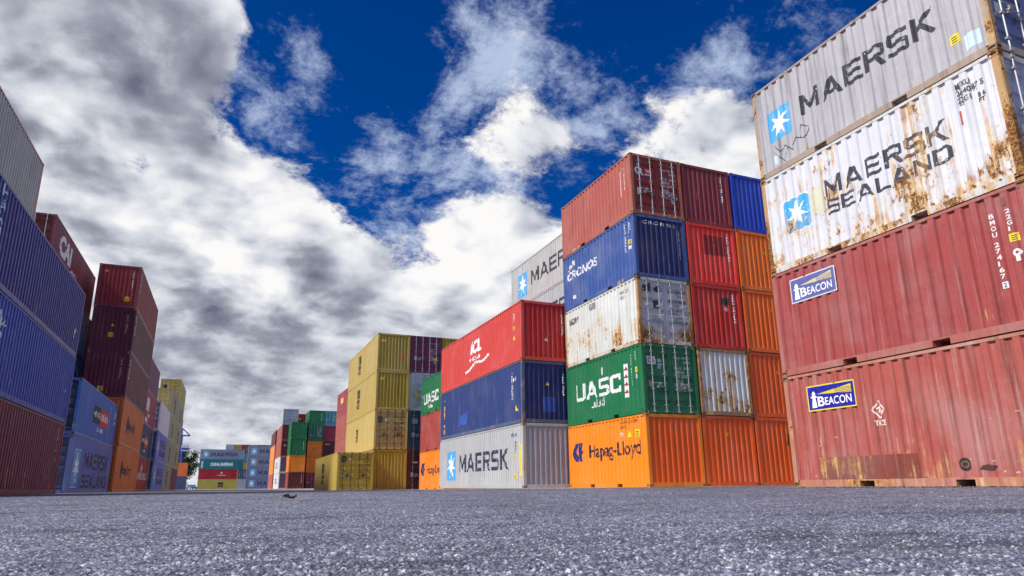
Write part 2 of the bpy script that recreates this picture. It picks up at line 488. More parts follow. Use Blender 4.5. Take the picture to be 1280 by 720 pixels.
class Box:
    """a built container: its Empty, size, and paint settings"""
    pass
def mark(c, face, bm, name, mat, lift=.003, follow=1.0):
    """lay flat artwork on a wall of the container, folded into its corrugation"""
    L, H = c.L, c.H
    bm.normal_update()
    bmesh.ops.triangulate(bm, faces=bm.faces, ngon_method='EAR_CLIP')
    if face in 'LR':
        pr = side_prof(L); org = POST
    else:
        pr = end_prof(); org = POST
    if c.lod != 'C' and face != 'D':
        us = [v.co.x for v in bm.verts]
        if not us: bm.free(); return
        lo, hi = min(us), max(us)
        folds = pr.folds() + [0, pr.len]
        for f in folds:
            # the reader's u runs the other way along the wall that faces -x
            u = (L - (f + org)) if face == 'L' else (f + org)
            if lo < u < hi:
                bmesh.ops.bisect_plane(bm, geom=bm.verts[:]+bm.edges[:]+bm.faces[:], dist=1e-6, plane_co=(u,0,0), plane_no=(1,0,0))
    if face == 'D':
        for f, _ in door_prof(H):
            bmesh.ops.bisect_plane(bm, geom=bm.verts[:]+bm.edges[:]+bm.faces[:], dist=1e-6, plane_co=(0,f,0), plane_no=(0,1,0))
    for v in bm.verts:
        u, z = v.co.x, v.co.y
        if face == 'L':
            f = L - u - org; d = 0 if c.lod == 'C' else pr.at(f)*follow
            v.co = (-W/2 + OUT + d - lift, L/2 - u, z)
        elif face == 'R':
            f = u - org; d = 0 if c.lod == 'C' else pr.at(f)
            v.co = (W/2 - OUT - d + lift, -L/2 + u, z)
        elif face == 'E':
            f = u - org; d = (-.012 if c.lod == 'C' else pr.at(f))
            v.co = (-W/2 + u, -L/2 + OUT + .012 + d - lift, z)
        elif face == 'D':
            v.co = (-W/2 + u, -L/2 + DOOR_Y - (.05 if c.lod == 'C' else 0) - lift + door_depth(H, z), z)
    me = to_mesh(name, bm)
    return link(name, me, mat, c.root)
DOOR_Y = .05

GROUP = 'stacked shipping containers'
_seed = [0]
GALV = [STEEL]
def container(x, y, z, L, H, col, label, lod='A', end='front', side=1, rust=.15, frust=None, fade=.3, streak=.35, rz=0, endcol=None, framecol=None, pockets=None, doorcol=None, barcol=None, railcol=None):
    """x: the lane-side face (side=1: the box extends to +x, -1: to -x); y: the near end; z: underside"""
    _seed[0] += 1; seed = _seed[0]
    c = Box(); c.L, c.H, c.lod, c.seed, c.rust, c.col = L, H, lod, seed, rust, col
    c.fade, c.streak = fade, streak
    if rz: cx, cy = x + L/2, y + W/2
    else: cx, cy = x + side*W/2, y + L/2
    root = empty('shipping_container', (cx, cy, z), rz, label, 'shipping container', GROUP)
    c.root = root
    if not rz: root.rotation_euler = (random.uniform(-.0012, .0012), random.uniform(-.0012, .0012), random.uniform(-.0028, .0028))
    m = paint(col, rust, fade, streak, seed, H=H); c.mat = m
    if lod == 'C':
        link('container_body', body_mesh(L, H), m, root)
        if end == 'door': door_leaves(c, m, simple=True)
        return c
    fm = paint(framecol or mul(col, .92), rust if frust is None else frust, fade, streak, seed + 200, H=H)
    em = paint(endcol or col, rust, fade, streak, seed, H=H)  # a darker end paint holds the shade of the unlit end
    for s in (1, -1):
        o = link('side_panel', side_mesh(L, H), m, root)
        if s < 0: o.rotation_euler = (0, 0, math.pi)
    o = link('end_panel', end_mesh(L, H), em, root)
    if end == 'door': o.rotation_euler = (0, 0, math.pi)
    link('roof_panel', roof_mesh(L, H), m, root)
    rm = paint(railcol or framecol or mul(col, .92), rust, fade, streak, seed + 200, H=H) if railcol or frust else fm
    link('frame', frame_mesh(L, H, (L < 7) if pockets is None else pockets, lod != 'A'), rm, root)
    if lod == 'A':
        for sx in (1, -1):
            for sy in (1, -1):
                o = link('corner_post', post_mesh(H), fm, root); o.location = (sx*W/2, sy*L/2, 0); o.scale = (sx, sy, 1)
    # castings
    cm = paint(lerp(framecol or col, (.16, .07, .03), .45 + .4*min(1, (frust if frust is not None else rust))), .5, .3, .5, seed + 400, H=99)
    for top in (0, 1):
        for sx in (1, -1):
            for sy in (1, -1):
                o = link('corner_casting', casting_mesh(top) if lod == 'A' else plain_casting(), cm, root)
                o.location = (sx*W/2, sy*L/2, (H - .118) if top else 0); o.scale = (sx, sy, 1)
    # the end away from the camera
    if end == 'door':
        dm = paint(doorcol or endcol or col, rust, fade, streak, seed + 3, H=H)
        door_leaves(c, dm, bar=barcol)
    else:
        def back():
            bm = bmesh.new(); add_box(bm, -W/2 + POST, W/2 - POST, L/2 - .05, L/2 - .02, RAIL_B - .01, H - .115)
            return to_mesh('door', bm)
        link('door', cached(('backdoor', L, H), back), m, root)
    return c
def door_leaves(c, mat, simple=False, bar=None):
    bm_ = bar or STEEL
    for s in (1, -1):
        d = link('door', door_mesh(c.H), mat, c.root)
        d.location = (0, -c.L/2 + DOOR_Y - (.05 if simple else 0), 0); d.scale = (s, 1, 1)
        for i, xx in enumerate((.27, .80)):
            b = link('locking_bar', bar_mesh(c.H), bm_, d); b.location = (xx, 0, 0)
            if not simple:
                h = link('handle', handle_mesh(i == 1), bm_, d); h.location = (xx, 0, .12 * i)

# ------------------------------------------------------------------ colours
ORANGE = (.82, .23, .008); ORANGE_D = (.80, .105, .005); RED = (.78, .030, .018); RED_D = (.56, .020, .012)
MAROON = (.23, .018, .035); MAROON_D = (.085, .012, .024); PINK = (.40, .095, .075); BRICK = (.30, .06, .045)
BLUE = (.035, .085, .30); BLUE_D = (.008, .016, .12); BLUE_R = (.008, .055, .50); SKYB = (.03, .16, .58)
GREEN = (.008, .155, .06); WHITE = (.62, .63, .64); GREY = (.42, .43, .45); GREY_B = (.33, .37, .46)
YELLOW = (.50, .37, .10); YELLOW_D = (.42, .28, .03); TEAL = (.01, .20, .24); TAN = (.52, .42, .16)
PURPLE = (.15, .02, .09); LAV = (.17, .22, .58)
NAVY = (.012, .016, .055); LETW = (.72, .73, .74); STARB = (.07, .38, .72); INK = (.03, .03, .035); STICK = (.80, .62, .02)

def lp(c, col, chips=.25, seed=None, streak=.25):
    return paint(col, c.rust * .8, .1, streak, c.seed, under=c.col, chips=chips, H=c.H)

def maersk_star(c, face, u0, v0, u1, v1, rounded=False, n='star_emblem'):
    if rounded:
        b = .035
        mark(c, face, sh_round(u0-b, v0-b, u1+b, v1+b, .12), 'emblem_border', lp(c, LETW), .002)
        mark(c, face, sh_round(u0, v0, u1, v1, .1), 'emblem_panel', lp(c, STARB), .004)
    else:
        mark(c, face, sh_rect(u0, v0, u1, v1), 'emblem_panel', lp(c, STARB), .003)
    w = (u1 - u0); h = (v1 - v0)
    mark(c, face, sh_star((u0+u1)/2, (v0+v1)/2, h*.46, h*.17, 7, 90, w/h), n, lp(c, (.8, .81, .82), .1), .006)
def word(c, face, s, u0, v0, u1, v1, col, bold=.03, shear=0, chips=.25, name='company_lettering', spacing=1.0, lift=.005, follow=1.0):
    return mark(c, face, sh_text(s, u0, v0, u1-u0, v1-v0, bold, shear, spacing), name, lp(c, col, chips), lift, follow)
def block(c, face, s, u0, v0, u1, v1, col, chips=.12, gap=.17): return mark(c, face, sh_block(s, u0, v0, u1-u0, v1-v0, gap), 'company_lettering', lp(c, col, chips), .005)
def codes(c, face, s, u, vtop, w=.09, ch=.115, col=LETW):
    v = vtop
    for k, q in enumerate(s.split(' ')):
        mark(c, face, sh_column(q, u, v, w, ch), 'serial_lettering', lp(c, col, .15), .005); v -= (len(q) + .6)*ch
def warn(c, face, u, v, s=.09, kind='tri', col=STICK):
    if kind == 'tri': mark(c, face, sh_poly([[(u-s, v-s), (u+s, v-s), (u, v+s)]]), 'warning_sticker', lp(c, col, .05), .005)
    else:
        mark(c, face, sh_rect(u-s, v-s, u+s, v+s), 'warning_sticker', lp(c, col, .05), .005)
        mark(c, face, sh_rects([(u-s*.6, v+s*(.3-.5*i), u+s*.6, v+s*(.5-.5*i)) for i in range(3)]), 'sticker_print', lp(c, INK, 0), .008)
def door_codes(c, col=LETW, big='TGHU 264531 7', seed=1, left=True):
    rg = random.Random(seed)
    H = c.H; rs = []
    x = W/2 + .22
    mark(c, 'D', sh_text(big, x, H*.80, .82, .10, .01), 'serial_lettering', lp(c, col, .1), .004)
    mark(c, 'D', sh_text('22G1', x + .42, H*.735, .3, .09, .01), 'size_lettering', lp(c, col, .1), .004)
    tx = 'MAX.GR.  %d KG\n   %d LB\nTARE  %d KG\n   %d LB\nNET %d KG\nCU.CAP. 33.2 CU.M' % (30480, 67200, 2200 + seed, 4850 + seed, 28280 - seed)
    mark(c, 'D', sh_text(tx, x, H*.33, .80, H*.36, .008), 'weight_lettering', lp(c, col, .1), .004)
    if left:
        mark(c, 'D', sh_rect(.30, H*.33, .50, H*.44), 'data_plate', lp(c, (.5, .55, .6), .1), .004)
        mark(c, 'D', sh_rect(W - .52, H*.26, W - .36, H*.37), 'approval_plate', lp(c, (.5, .55, .6), .1), .004)
def msc(c, face, u0, v0, u1, v1, col=INK):
    h = (v1 - v0)
    b = sh_join(sh_text('m', u0, v0 + h*.52, u1-u0, h*.48, .05), sh_text('s', u0, v0 + h*.26, u1-u0, h*.22, .05), sh_text('c', u0, v0, u1-u0, h*.22, .05))
    mark(c, face, b, 'company_lettering', lp(c, col, .15), .005)
def hl_mark(c, face, u0, v0, w, h, col=(.012, .02, .16)):
    def P(pts): return [(u0 + x*w, v0 + y*h) for x, y in pts]
    bm = sh_poly([P([(.0, .42), (.22, .98), (.50, 1.0), (.38, .52), (.50, .2), (.62, .0), (.2, .0)]),
                  P([(.56, 1.0), (.98, 1.0), (.86, .58), (1.0, .58), (.96, .42), (.80, .40), (.86, .12), (.96, .0), (.70, .0), (.58, .22), (.46, .52)])])
    mark(c, face, bm, 'arrow_emblem', lp(c, col, .12), .005)
def hapag(c, face, u0, v0, u1, v1): word(c, face, 'Hapag-Lloyd', u0, v0, u1, v1, (.015, .014, .04), .012, follow=.6)
def hamsud(c, face, u0, v0, u1, v1):
    um = u0 + (u1-u0)*.46
    mark(c, face, sh_rect(u0, v0, um, v1), 'navy_panel', lp(c, NAVY, .1), .004)
    mark(c, face, sh_rect(um, v0, u1, v1), 'red_panel', lp(c, (.62, .03, .03), .1), .004)
    h = v1 - v0
    word(c, face, 'HAMBURG', u0 + .1, v0 + h*.35, um - .08, v0 + h*.72, LETW, .02, chips=.1, lift=.008)
    word(c, face, 'S\u00dcD', um + .25, v0 + h*.32, u1 - .2, v0 + h*.78, LETW, .03, chips=.1, lift=.008)
    word(c, face, 'LINE', u0 + (u1-u0)*.35, v0 - h*.42, u0 + (u1-u0)*.72, v0 - h*.16, LETW, .02, chips=.1)
def beacon(c, face, u0, v0, u1, v1, panel, beam, border):
    b = .03
    mark(c, face, sh_rect(u0-b, v0-b, u1+b, v1+b), 'sign_border', lp(c, border, .05, streak=.1), .003, .15)
    mark(c, face, sh_rect(u0, v0, u1, v1), 'sign_panel', lp(c, panel, .05, streak=.1), .006, .15)
    w, h = u1-u0, v1-v0
    def P(pts): return [(u0 + x*w, v0 + y*h) for x, y in pts]
    mark(c, face, sh_poly([P([(.20, .66), (.95, .56), (.95, .90)])]), 'light_beam', lp(c, beam, .05, streak=.1), .009, .15)
    mark(c, face, sh_poly([P([(.60+.0, y), (.95, y), (.95, y+.018), (.60, y+.018)]) for y in (.60, .66, .72, .78)]), 'beam_stripe', lp(c, panel, .3, streak=.1), .011, .15)
    mark(c, face, sh_poly([P([(.07, .08), (.19, .08), (.165, .52), (.095, .52)]), P([(.06, .52), (.20, .52), (.20, .58), (.06, .58)]), P([(.09, .58), (.17, .58), (.17, .72), (.13, .82), (.09, .72)])]), 'lighthouse', lp(c, (.82, .83, .85), .02, streak=.1), .009, .15)
    bm = sh_join(sh_text('B', u0 + .21*w, v0 + .12*h, .15*w, .42*h, .022), sh_text('EACON', u0 + .375*w, v0 + .14*h, .56*w, .34*h, .012))
    mark(c, face, bm, 'company_lettering', lp(c, (.85, .85, .86), .02, streak=.1), .009, .15)

H = 2.591; HC = 2.896; HM = 2.84; L2, L4 = 6.058, 12.192
GAP = .004
def zz(i, h=H, base=0.0): return base + i*(h + GAP)

# ================================================================== STACK D: the tall block, 20-foot boxes
X, Y = 13.83, 20.52
c = container(X, Y, zz(0), L2, H, ORANGE, 'bright orange container with navy lettering and a blue arrow emblem, under the green one', rust=.10, streak=.25, endcol=ORANGE_D, fade=.15)  # orange end painted deeper than the sunlit side: shade in the colour
hl_mark(c, 'L', .35, 1.06, .95, .76); hapag(c, 'L', 1.80, 1.02, 5.62, 1.70)
warn(c, 'L', 5.42, 1.93, .13, 'sq'); warn(c, 'L', 4.90, 1.93, .12); warn(c, 'L', 4.35, 1.95, .06, 'sq', (.7, .72, .74))
word(c, 'L', 'HLXU 215340 8', 4.3, 2.33, 5.6, 2.44, INK, .01, name='serial_lettering'); word(c, 'L', '22G1', 4.3, 2.16, 4.75, 2.27, INK, .01, name='size_lettering')
c = container(X, Y, zz(1), L2, H, GREEN, 'green container with big white lettering and a green double door facing the yard', end='door', rust=.06, streak=.3)
block(c, 'L', 'UASC', .82, .98, 4.52, 1.70, LETW)
mark(c, 'L', sh_rect(3.02, 1.82, 3.18, 2.14), 'lettering_tick', lp(c, LETW))
bm = sh_join(sh_stroke([(2.15,.62),(2.4,.62),(2.4,.80)], .05), sh_stroke([(2.4,.62),(2.62,.62),(2.62,.9)], .05), sh_stroke([(2.7,.62),(2.9,.62),(2.9,.82),(3.0,.62),(3.12,.62)], .05), sh_stroke([(3.2,.60),(3.2,.92)], .05), sh_rects([(2.22,.70,2.28,.76),(2.72,.72,2.78,.78),(3.0,.78,3.06,.84)]))
mark(c, 'L', bm, 'script_lettering', lp(c, LETW, .2))
mark(c, 'L', sh_rect(4.72, .70, 5.06, 1.98), 'notice_plate', lp(c, LETW, .1), .004)
mark(c, 'L', sh_poly([[(4.77,.86+.29*i),(5.01,.86+.29*i),(5.01,.92+.29*i),(4.94,.92+.29*i),(4.90,1.0+.29*i),(4.84,.92+.29*i),(4.77,.92+.29*i)] for i in range(4)]), 'notice_print', lp(c, (.35, .03, .04), .1), .007)
codes(c, 'L', 'UASU 104477', 5.22, 2.3); warn(c, 'L', 5.60, 1.65, .1, 'sq'); codes(c, 'L', '22G1', 5.55, 2.35); warn(c, 'L', 5.6, 1.40, .08, 'sq', (.6, .7, .66))
door_codes(c, LETW, 'UASU 104477 0', 2, False)
mark(c, 'D', sh_rect(.25, 1.82, .62, 2.12), 'label_plate', lp(c, LETW, .05), .004); mark(c, 'D', sh_rects([(.30,1.88,.57,1.91),(.30,2.03,.57,2.06),(.30,1.91,.33,2.03),(.40,1.95,.57,1.99)]), 'label_print', lp(c, INK, .0), .007)
mark(c, 'D', sh_ring(.78, 1.98, .07, .035), 'ring_sticker', lp(c, LETW, .05), .004); mark(c, 'D', sh_rect(.70, 1.66, .88, 1.86), 'pale_sticker', lp(c, (.35, .42, .62), .05), .004); mark(c, 'D', sh_rect(.28, .98, .46, 1.2), 'pink_sticker', lp(c, (.5, .25, .25), .05), .004)
c = container(X, Y, zz(2), L2, H, (.60, .62, .60), 'dirty white rust-spotted container with grey rust-patched doors, above the green one', end='door', rust=.62, frust=1.15, streak=.5, framecol=(.42, .24, .12), railcol=(.5, .5, .46), doorcol=(.44, .45, .53))
mark(c, 'L', sh_rect(.45, 1.86, 1.3, 2.14), 'painted_out_patch', lp(c, (.12, .12, .12), .45), .003); mark(c, 'L', sh_rect(2.2, 2.12, 2.75, 2.4), 'painted_out_square', lp(c, (.2, .19, .17), .4), .003)
word(c, 'L', 'IEAU 240', 4.75, 2.16, 5.4, 2.3, INK, .01, name='serial_lettering', chips=.4); word(c, 'L', '22G1', 4.75, 1.95, 5.1, 2.08, INK, .01, name='size_lettering', chips=.4)
door_codes(c, INK, 'IEAU 240183 5', 3, False)
mark(c, 'D', sh_rects([(.25,2.05,.42,2.3),(.45,1.98,.62,2.38),(.78,2.05,1.02,2.28)]), 'stencil_lettering', lp(c, INK, .45), .004); mark(c, 'D', sh_rect(.70, 1.38, .95, 1.72), 'dark_patch', lp(c, INK, .3), .004); mark(c, 'D', sh_disc(.40, 1.52, .09), 'white_dot', lp(c, LETW, 0), .006)
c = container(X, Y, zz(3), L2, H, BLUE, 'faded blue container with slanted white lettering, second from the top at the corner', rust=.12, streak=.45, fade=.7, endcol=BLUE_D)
word(c, 'L', 'CRONOS', .40, 1.36, 3.10, 1.76, LETW, .02, shear=.12, spacing=1.15)
mark(c, 'L', sh_join(sh_disc(.72, 1.98, .10), sh_disc(.95, 2.12, .12), sh_stroke([(.50,1.86),(.66,1.88),(.86,2.0),(1.1,2.02)], .06), sh_stroke([(.86,2.14),(1.0,2.22),(1.16,2.1)], .05)), 'globe_emblem', lp(c, LETW, .3))
codes(c, 'L', 'CRXU 230612', 5.36, 2.34); codes(c, 'L', '22G1', 5.66, 2.3); warn(c, 'L', 5.70, 1.50, .09, 'sq')
mark(c, 'L', sh_rects([(5.62,1.2,5.76,1.34),(.9,.42,1.1,.58)]), 'white_patch', lp(c, LETW, .2), .004)
word(c, 'E', 'C R O N O S', .45, 2.22, 1.98, 2.36, LETW, .02, chips=.2); codes(c, 'E', 'CRXU 230612', 2.08, 2.1)
c = container(X, Y, zz(4), L2, H, PINK, 'brick pink container with maroon double doors, topmost at the corner of the tall block', end='door', rust=.22, frust=.5, streak=.4, fade=.4, doorcol=(.24, .022, .022), framecol=(.34, .09, .05))
mark(c, 'L', sh_rects([(5.2,1.0,5.28,2.1),(5.48,1.2,5.56,1.9)]), 'chalk_marking', lp(c, (.6, .45, .42), .4), .004); warn(c, 'L', 5.5, 2.1, .05, 'sq', (.2, .5, .2))
door_codes(c, LETW, 'TALU 281539 1', 4)
mark(c, 'D', sh_ring(.40, 1.90, .17, .09), 'round_emblem', lp(c, LETW, .1), .005); mark(c, 'D', sh_poly([[(.46,1.80),(.62,1.70),(.66,1.76),(.52,1.86)]]), 'emblem_tail', lp(c, LETW, .1), .006); mark(c, 'D', sh_disc(.40, 2.17, .055), 'blue_sticker', lp(c, (.4, .55, .75), .05), .005)
mark(c, 'D', sh_rect(.70, 1.78, 1.05, 2.06), 'red_label', lp(c, (.65, .02, .04), .05), .004); mark(c, 'D', sh_rect(.70, 1.74, 1.05, 1.785), 'white_stripe', lp(c, LETW, .05), .0045); mark(c, 'D', sh_rect(.70, 1.69, 1.05, 1.74), 'blue_stripe', lp(c, (.02, .05, .4), .05), .004); word(c, 'D', 'TAL', .74, 1.86, .98, 1.98, LETW, .03, chips=0)
X = 16.33
YBAR = plain('dark_bar', (.055, .047, .03), .5, .2, 20, .4)
def stack(X, Y, L, h, side, lod, rows, base=0.0, **common):
    """boxes one on another, from the ground up; rows: (colour, label, keyword changes, markings)"""
    for i, (col, label, kw, fn) in enumerate(rows):
        k = dict(common); k.update(kw); kl = k.pop('L', L); dx = k.pop('dx', random.uniform(-.02, .02)); dy = k.pop('dy', random.uniform(-.03, .03))
        c = container(X + dx, Y + dy, zz(i, h, base), kl, h, col, label, lod, side=side, **k)
        if fn: fn(c)

# tall block, middle and far columns of ends
def d_red(c):
    mark(c, 'E', sh_rect(.80, 1.30, 1.86, 2.14), 'repainted_square', lp(c, (.26, .012, .012), .05), .003)
    mark(c, 'E', sh_disc(1.38, 1.72, .06), 'pale_dot', lp(c, (.5, .12, .12), .1), .006); codes(c, 'E', 'TRLU 361482', 2.0, 2.3)
def d_red2(c):
    mark(c, 'E', sh_rect(1.48, 1.84, 1.84, 2.12), 'black_square', lp(c, INK, .05), .003); mark(c, 'E', sh_ring(1.66, 1.66, .10, .03), 'round_sticker', lp(c, LETW, .05), .004); codes(c, 'E', 'CLHU 284106', 2.0, 2.3)
stack(16.33, 20.52, L2, H, 1, 'A', [
    (ORANGE_D, 'deep orange ribbed container end on the ground, beneath the rusty white ribbed end', dict(rust=.14), lambda c: warn(c, 'E', 1.15, 1.95, .09)),
    (WHITE, 'white ribbed container end with rusty lower half, beside the green doors', dict(rust=.72, frust=1.0, framecol=(.30, .15, .07)), None),
    (RED_D, 'dark red ribbed container end with a small black square and white dot', dict(rust=.08), d_red2),
    (RED, 'bright red ribbed container end with a darker red square painted on it', dict(rust=.08), d_red),
    (MAROON, 'plum maroon ribbed container end with white code, between the maroon doors and blue end', dict(rust=.1), lambda c: codes(c, 'E', 'GATU 091437', 1.96, 2.3)),
], streak=.35)
stack(18.83, 20.52, L2, H, 1, 'A', [
    (ORANGE_D, 'burnt orange container end on the ground with a dark scrape, beside the pink post', dict(rust=.2), lambda c: mark(c, 'E', sh_poly([[(1.52,1.55),(1.66,1.5),(1.7,1.95),(1.58,2.0)]]), 'dark_scrape', lp(c, (.08, .02, .01), .3), .004)),
    (ORANGE_D, 'orange red container end beside the rusty white ribbed end', dict(rust=.1), lambda c: warn(c, 'E', 1.45, 1.85, .08)),
    ((.86, .135, .005), 'orange container end beside the dark red end with a black square', dict(rust=.1), lambda c: warn(c, 'E', 1.45, 1.85, .07)),
    ((.88, .165, .006), 'light orange container end directly under the vivid blue end', dict(rust=.06), lambda c: warn(c, 'E', 1.45, 1.75, .09)),
    (BLUE_R, 'vivid blue ribbed container end, topmost of its column', dict(rust=.04), None),
], streak=.3, fade=.15)

# ================================================================== STACK R: the close stack at the edge of the picture
def r4(c):
    maersk_star(c, 'L', .46, .90, 1.22, 1.75); block(c, 'L', 'MAERSK', 1.55, 1.12, 5.08, 1.66, (.035, .035, .05))
    warn(c, 'L', 5.36, .66, .10, 'sq'); mark(c, 'L', sh_rect(5.52, .30, 5.82, .62), 'pale_patch', lp(c, (.55, .68, .76), .1), .004); mark(c, 'L', sh_rect(.50, .26, .66, .52), 'pale_patch', lp(c, (.55, .68, .76), .1), .004)
    z = [(.55,.80),(.75,.55),(.95,.62),(1.12,.42),(1.3,.66),(1.55,.52),(1.72,.74),(1.5,.9),(1.4,.6)]
    mark(c, 'L', sh_stroke(z, .022), 'chalk_scrawl', lp(c, (.06, .055, .05), .3), .006); mark(c, 'L', sh_stroke([(.52,.62),(.72,.40),(.86,.22),(1.0,.52)], .022), 'chalk_scrawl', lp(c, (.06, .055, .05), .3), .006)
    door_codes(c, INK, 'MSKU 771204 6', 11)
def r3(c):
    maersk_star(c, 'L', .66, .90, 1.42, 1.74, True)
    block(c, 'L', 'MAERSK', 1.92, 1.36, 4.92, 1.80, (.05, .05, .075), chips=.1); block(c, 'L', 'SEALAND', 1.92, .92, 4.92, 1.26, (.05, .05, .075), chips=.12)
    mark(c, 'L', sh_rect(1.50, 1.08, 1.86, 1.72), 'yellowed_patch', lp(c, (.62, .60, .46), .3), .003)
    word(c, 'L', 'MSKU', 5.20, 2.24, 5.48, 2.36, INK, .03, name='serial_lettering', chips=.1, follow=.35); word(c, 'L', '264097 5', 5.20, 2.08, 5.72, 2.20, INK, .03, name='serial_lettering', chips=.1, follow=.35); word(c, 'L', '22G1', 5.20, 1.92, 5.46, 2.04, INK, .03, name='size_lettering', chips=.1, follow=.35)
    word(c, 'L', '8 6', 5.58, 1.86, 5.72, 1.96, INK, .03, name='height_lettering', chips=.1, follow=.35); word(c, 'L', 'FT', 5.58, 1.75, 5.70, 1.84, INK, .03, name='height_lettering', chips=.1, follow=.35)
    mark(c, 'L', sh_rect(5.18, 1.50, 5.21, 1.80), 'red_scratch', lp(c, (.5, .06, .06), .2), .004)
    door_codes(c, INK, 'MSKU 264097 5', 12)
def r2(c):
    beacon(c, 'L', .60, 1.74, 1.88, 2.28, (.10, .12, .34), (.60, .53, .30), (.62, .62, .66))
    codes(c, 'L', 'BMOU 274167', 5.34, 2.18, .085, .118); mark(c, 'L', sh_rect(5.34, .78, 5.44, .90), 'check_digit_box', lp(c, LETW, .05), .004); word(c, 'L', '2', 5.365, .80, 5.415, .88, INK, .02, chips=0, lift=.008)
    codes(c, 'L', '22G1', 5.62, 2.18, .085, .11); warn(c, 'L', 5.68, 1.64, .075, 'sq'); mark(c, 'L', sh_ring(5.68, 1.36, .07, .03, 8), 'size_sticker', lp(c, LETW, .1), .004); mark(c, 'L', sh_rect(5.645, 1.20, 5.715, 1.30), 'size_sticker', lp(c, LETW, .1), .004)
    mark(c, 'L', sh_rect(5.58, 2.26, 5.66, 2.42), 'rusty_vent', lp(c, (.16, .10, .06), .4), .012)
def r1(c):
    beacon(c, 'L', .72, 1.72, 1.98, 2.24, (.008, .014, .30), (.70, .55, .02), (.75, .62, .05))
    mark(c, 'L', sh_join(sh_stroke([(2.36,1.56),(2.50,1.74),(2.64,1.56),(2.50,1.38),(2.36,1.56)], .03), sh_stroke([(2.44,1.58),(2.54,1.62),(2.48,1.5),(2.58,1.54)], .03)), 'diamond_emblem', lp(c, (.78, .66, .64), .3), .005)
    word(c, 'L', 'TKZE', 2.38, 1.23, 2.64, 1.34, (.78, .66, .64), .03, chips=.3)
    def plate():
        bm = bmesh.new(); add_box(bm, -W/2 - .002, -W/2 + .012, L2/2 - 3.22, L2/2 - .83, .17, .64); return to_mesh('repair_plate', bm)
    link('repair_plate', plate(), paint((.22, .055, .04), .45, .4, .8, c.seed + 5, H=2.6), c.root)
    rg = random.Random(9); rs = []
    for k in range(22):
        u = rg.uniform(.4, 5.8); v = rg.choice([rg.uniform(.2, .5), rg.uniform(.9, 1.25), rg.uniform(1, 2.3)]); a = rg.uniform(.012, .04)
        rs.append([(u-a, v-a*.4), (u+a, v-a*.5), (u+a*.8, v+a*.5), (u-a*.7, v+a*.3)])
    mark(c, 'L', sh_poly(rs), 'bare_speck', paint((.52, .30, .22), 0, .5, .3, c.seed), .0045)
    mark(c, 'L', sh_disc(4.10, .40, .10, 14, 1.2), 'dent_hole', paint((.03, .02, .018), 0, .3, .2, c.seed), .004); mark(c, 'L', sh_ring(4.10, .40, .065, .04, 12), 'dent_rim', paint((.2, .09, .05), 0, .3, .2, c.seed), .007)
    mark(c, 'L', sh_poly([[(4.34,.30),(4.6,.27),(4.66,.36),(4.5,.39),(4.38,.37)]]), 'dent_hole', paint((.07, .025, .02), 0, .3, .2, c.seed), .004)
stack(12.41, 6.36, L2, H, 1, 'A', [
    ((.38, .088, .072), 'pinkish red container on the ground with a bright blue and yellow lighthouse sign', dict(rust=.36, frust=.6, streak=1.0, fade=.8, framecol=(.42, .17, .11), end='door', dx=0), r1),
    ((.33, .060, .058), 'dull red container with a washed out violet lighthouse sign', dict(rust=.12, frust=.3, streak=.5, fade=.6, framecol=(.36, .11, .09), end='door', dx=0), r2),
    ((.60, .61, .66), 'badly rusted white container with rounded star emblem and two lines of dark lettering', dict(rust=.74, frust=1.2, streak=.4, fade=.2, framecol=(.44, .27, .12), railcol=(.55, .55, .55), end='door', doorcol=(.34, .38, .55), dx=0), r3),  # door colour darkened to stand for the shaded end
    ((.40, .39, .42), 'grey container with star emblem and one line of huge letters, topmost at the edge', dict(rust=.12, frust=.75, streak=.7, fade=.35, framecol=(.33, .25, .20), end='door', doorcol=(.10, .13, .30), dx=0), r4),  # doors painted dark blue, holding the shade on this end
])

# ================================================================== STACK C: three 40-foot boxes
def c1(c):
    maersk_star(c, 'L', 1.38, .42, 3.0, 1.98); block(c, 'L', 'MAERSK', 3.60, .82, 10.6, 1.74, (.03, .032, .07), chips=.15)
    word(c, 'L', 'MSKU 410', 11.0, 2.2, 11.6, 2.36, INK, .01, name='serial_lettering'); codes(c, 'L', '45G1', 11.35, 2.0, .1, .14, INK); warn(c, 'L', 11.3, 1.3, .1, 'sq'); warn(c, 'L', 11.35, .5, .1, 'sq')
    mark(c, 'L', sh_rect(11.93, .5, 12.07, 2.0), 'yellow_height_strip', lp(c, STICK, .4), .012)
def c2(c):
    mark(c, 'L', sh_column('TRITON', .74, 2.26, .2, .34, .2), 'company_lettering', lp(c, (.72, .44, .06), .2), .005)
    mark(c, 'L', sh_poly([[(3.2,.6),(4.9,.55),(5.0,1.2),(3.9,1.1)]]), 'bright_blue_scuff', lp(c, (.03, .09, .42), .3), .004)
    codes(c, 'L', 'TRIU 551820', 11.1, 2.3); warn(c, 'L', 11.55, 2.0, .09, 'sq'); warn(c, 'L', 11.6, .7, .14); mark(c, 'L', sh_rect(11.2, 1.9, 11.4, 2.05), 'size_sticker', lp(c, LETW, .1), .004)
    warn(c, 'E', 1.25, 1.75, .08); codes(c, 'E', 'TRIU 5518', 2.0, 2.2)
    mark(c, 'E', sh_rect(1.0, .5, 1.6, 1.15), 'bright_blue_scuff', lp(c, (.02, .06, .38), .3), .003)
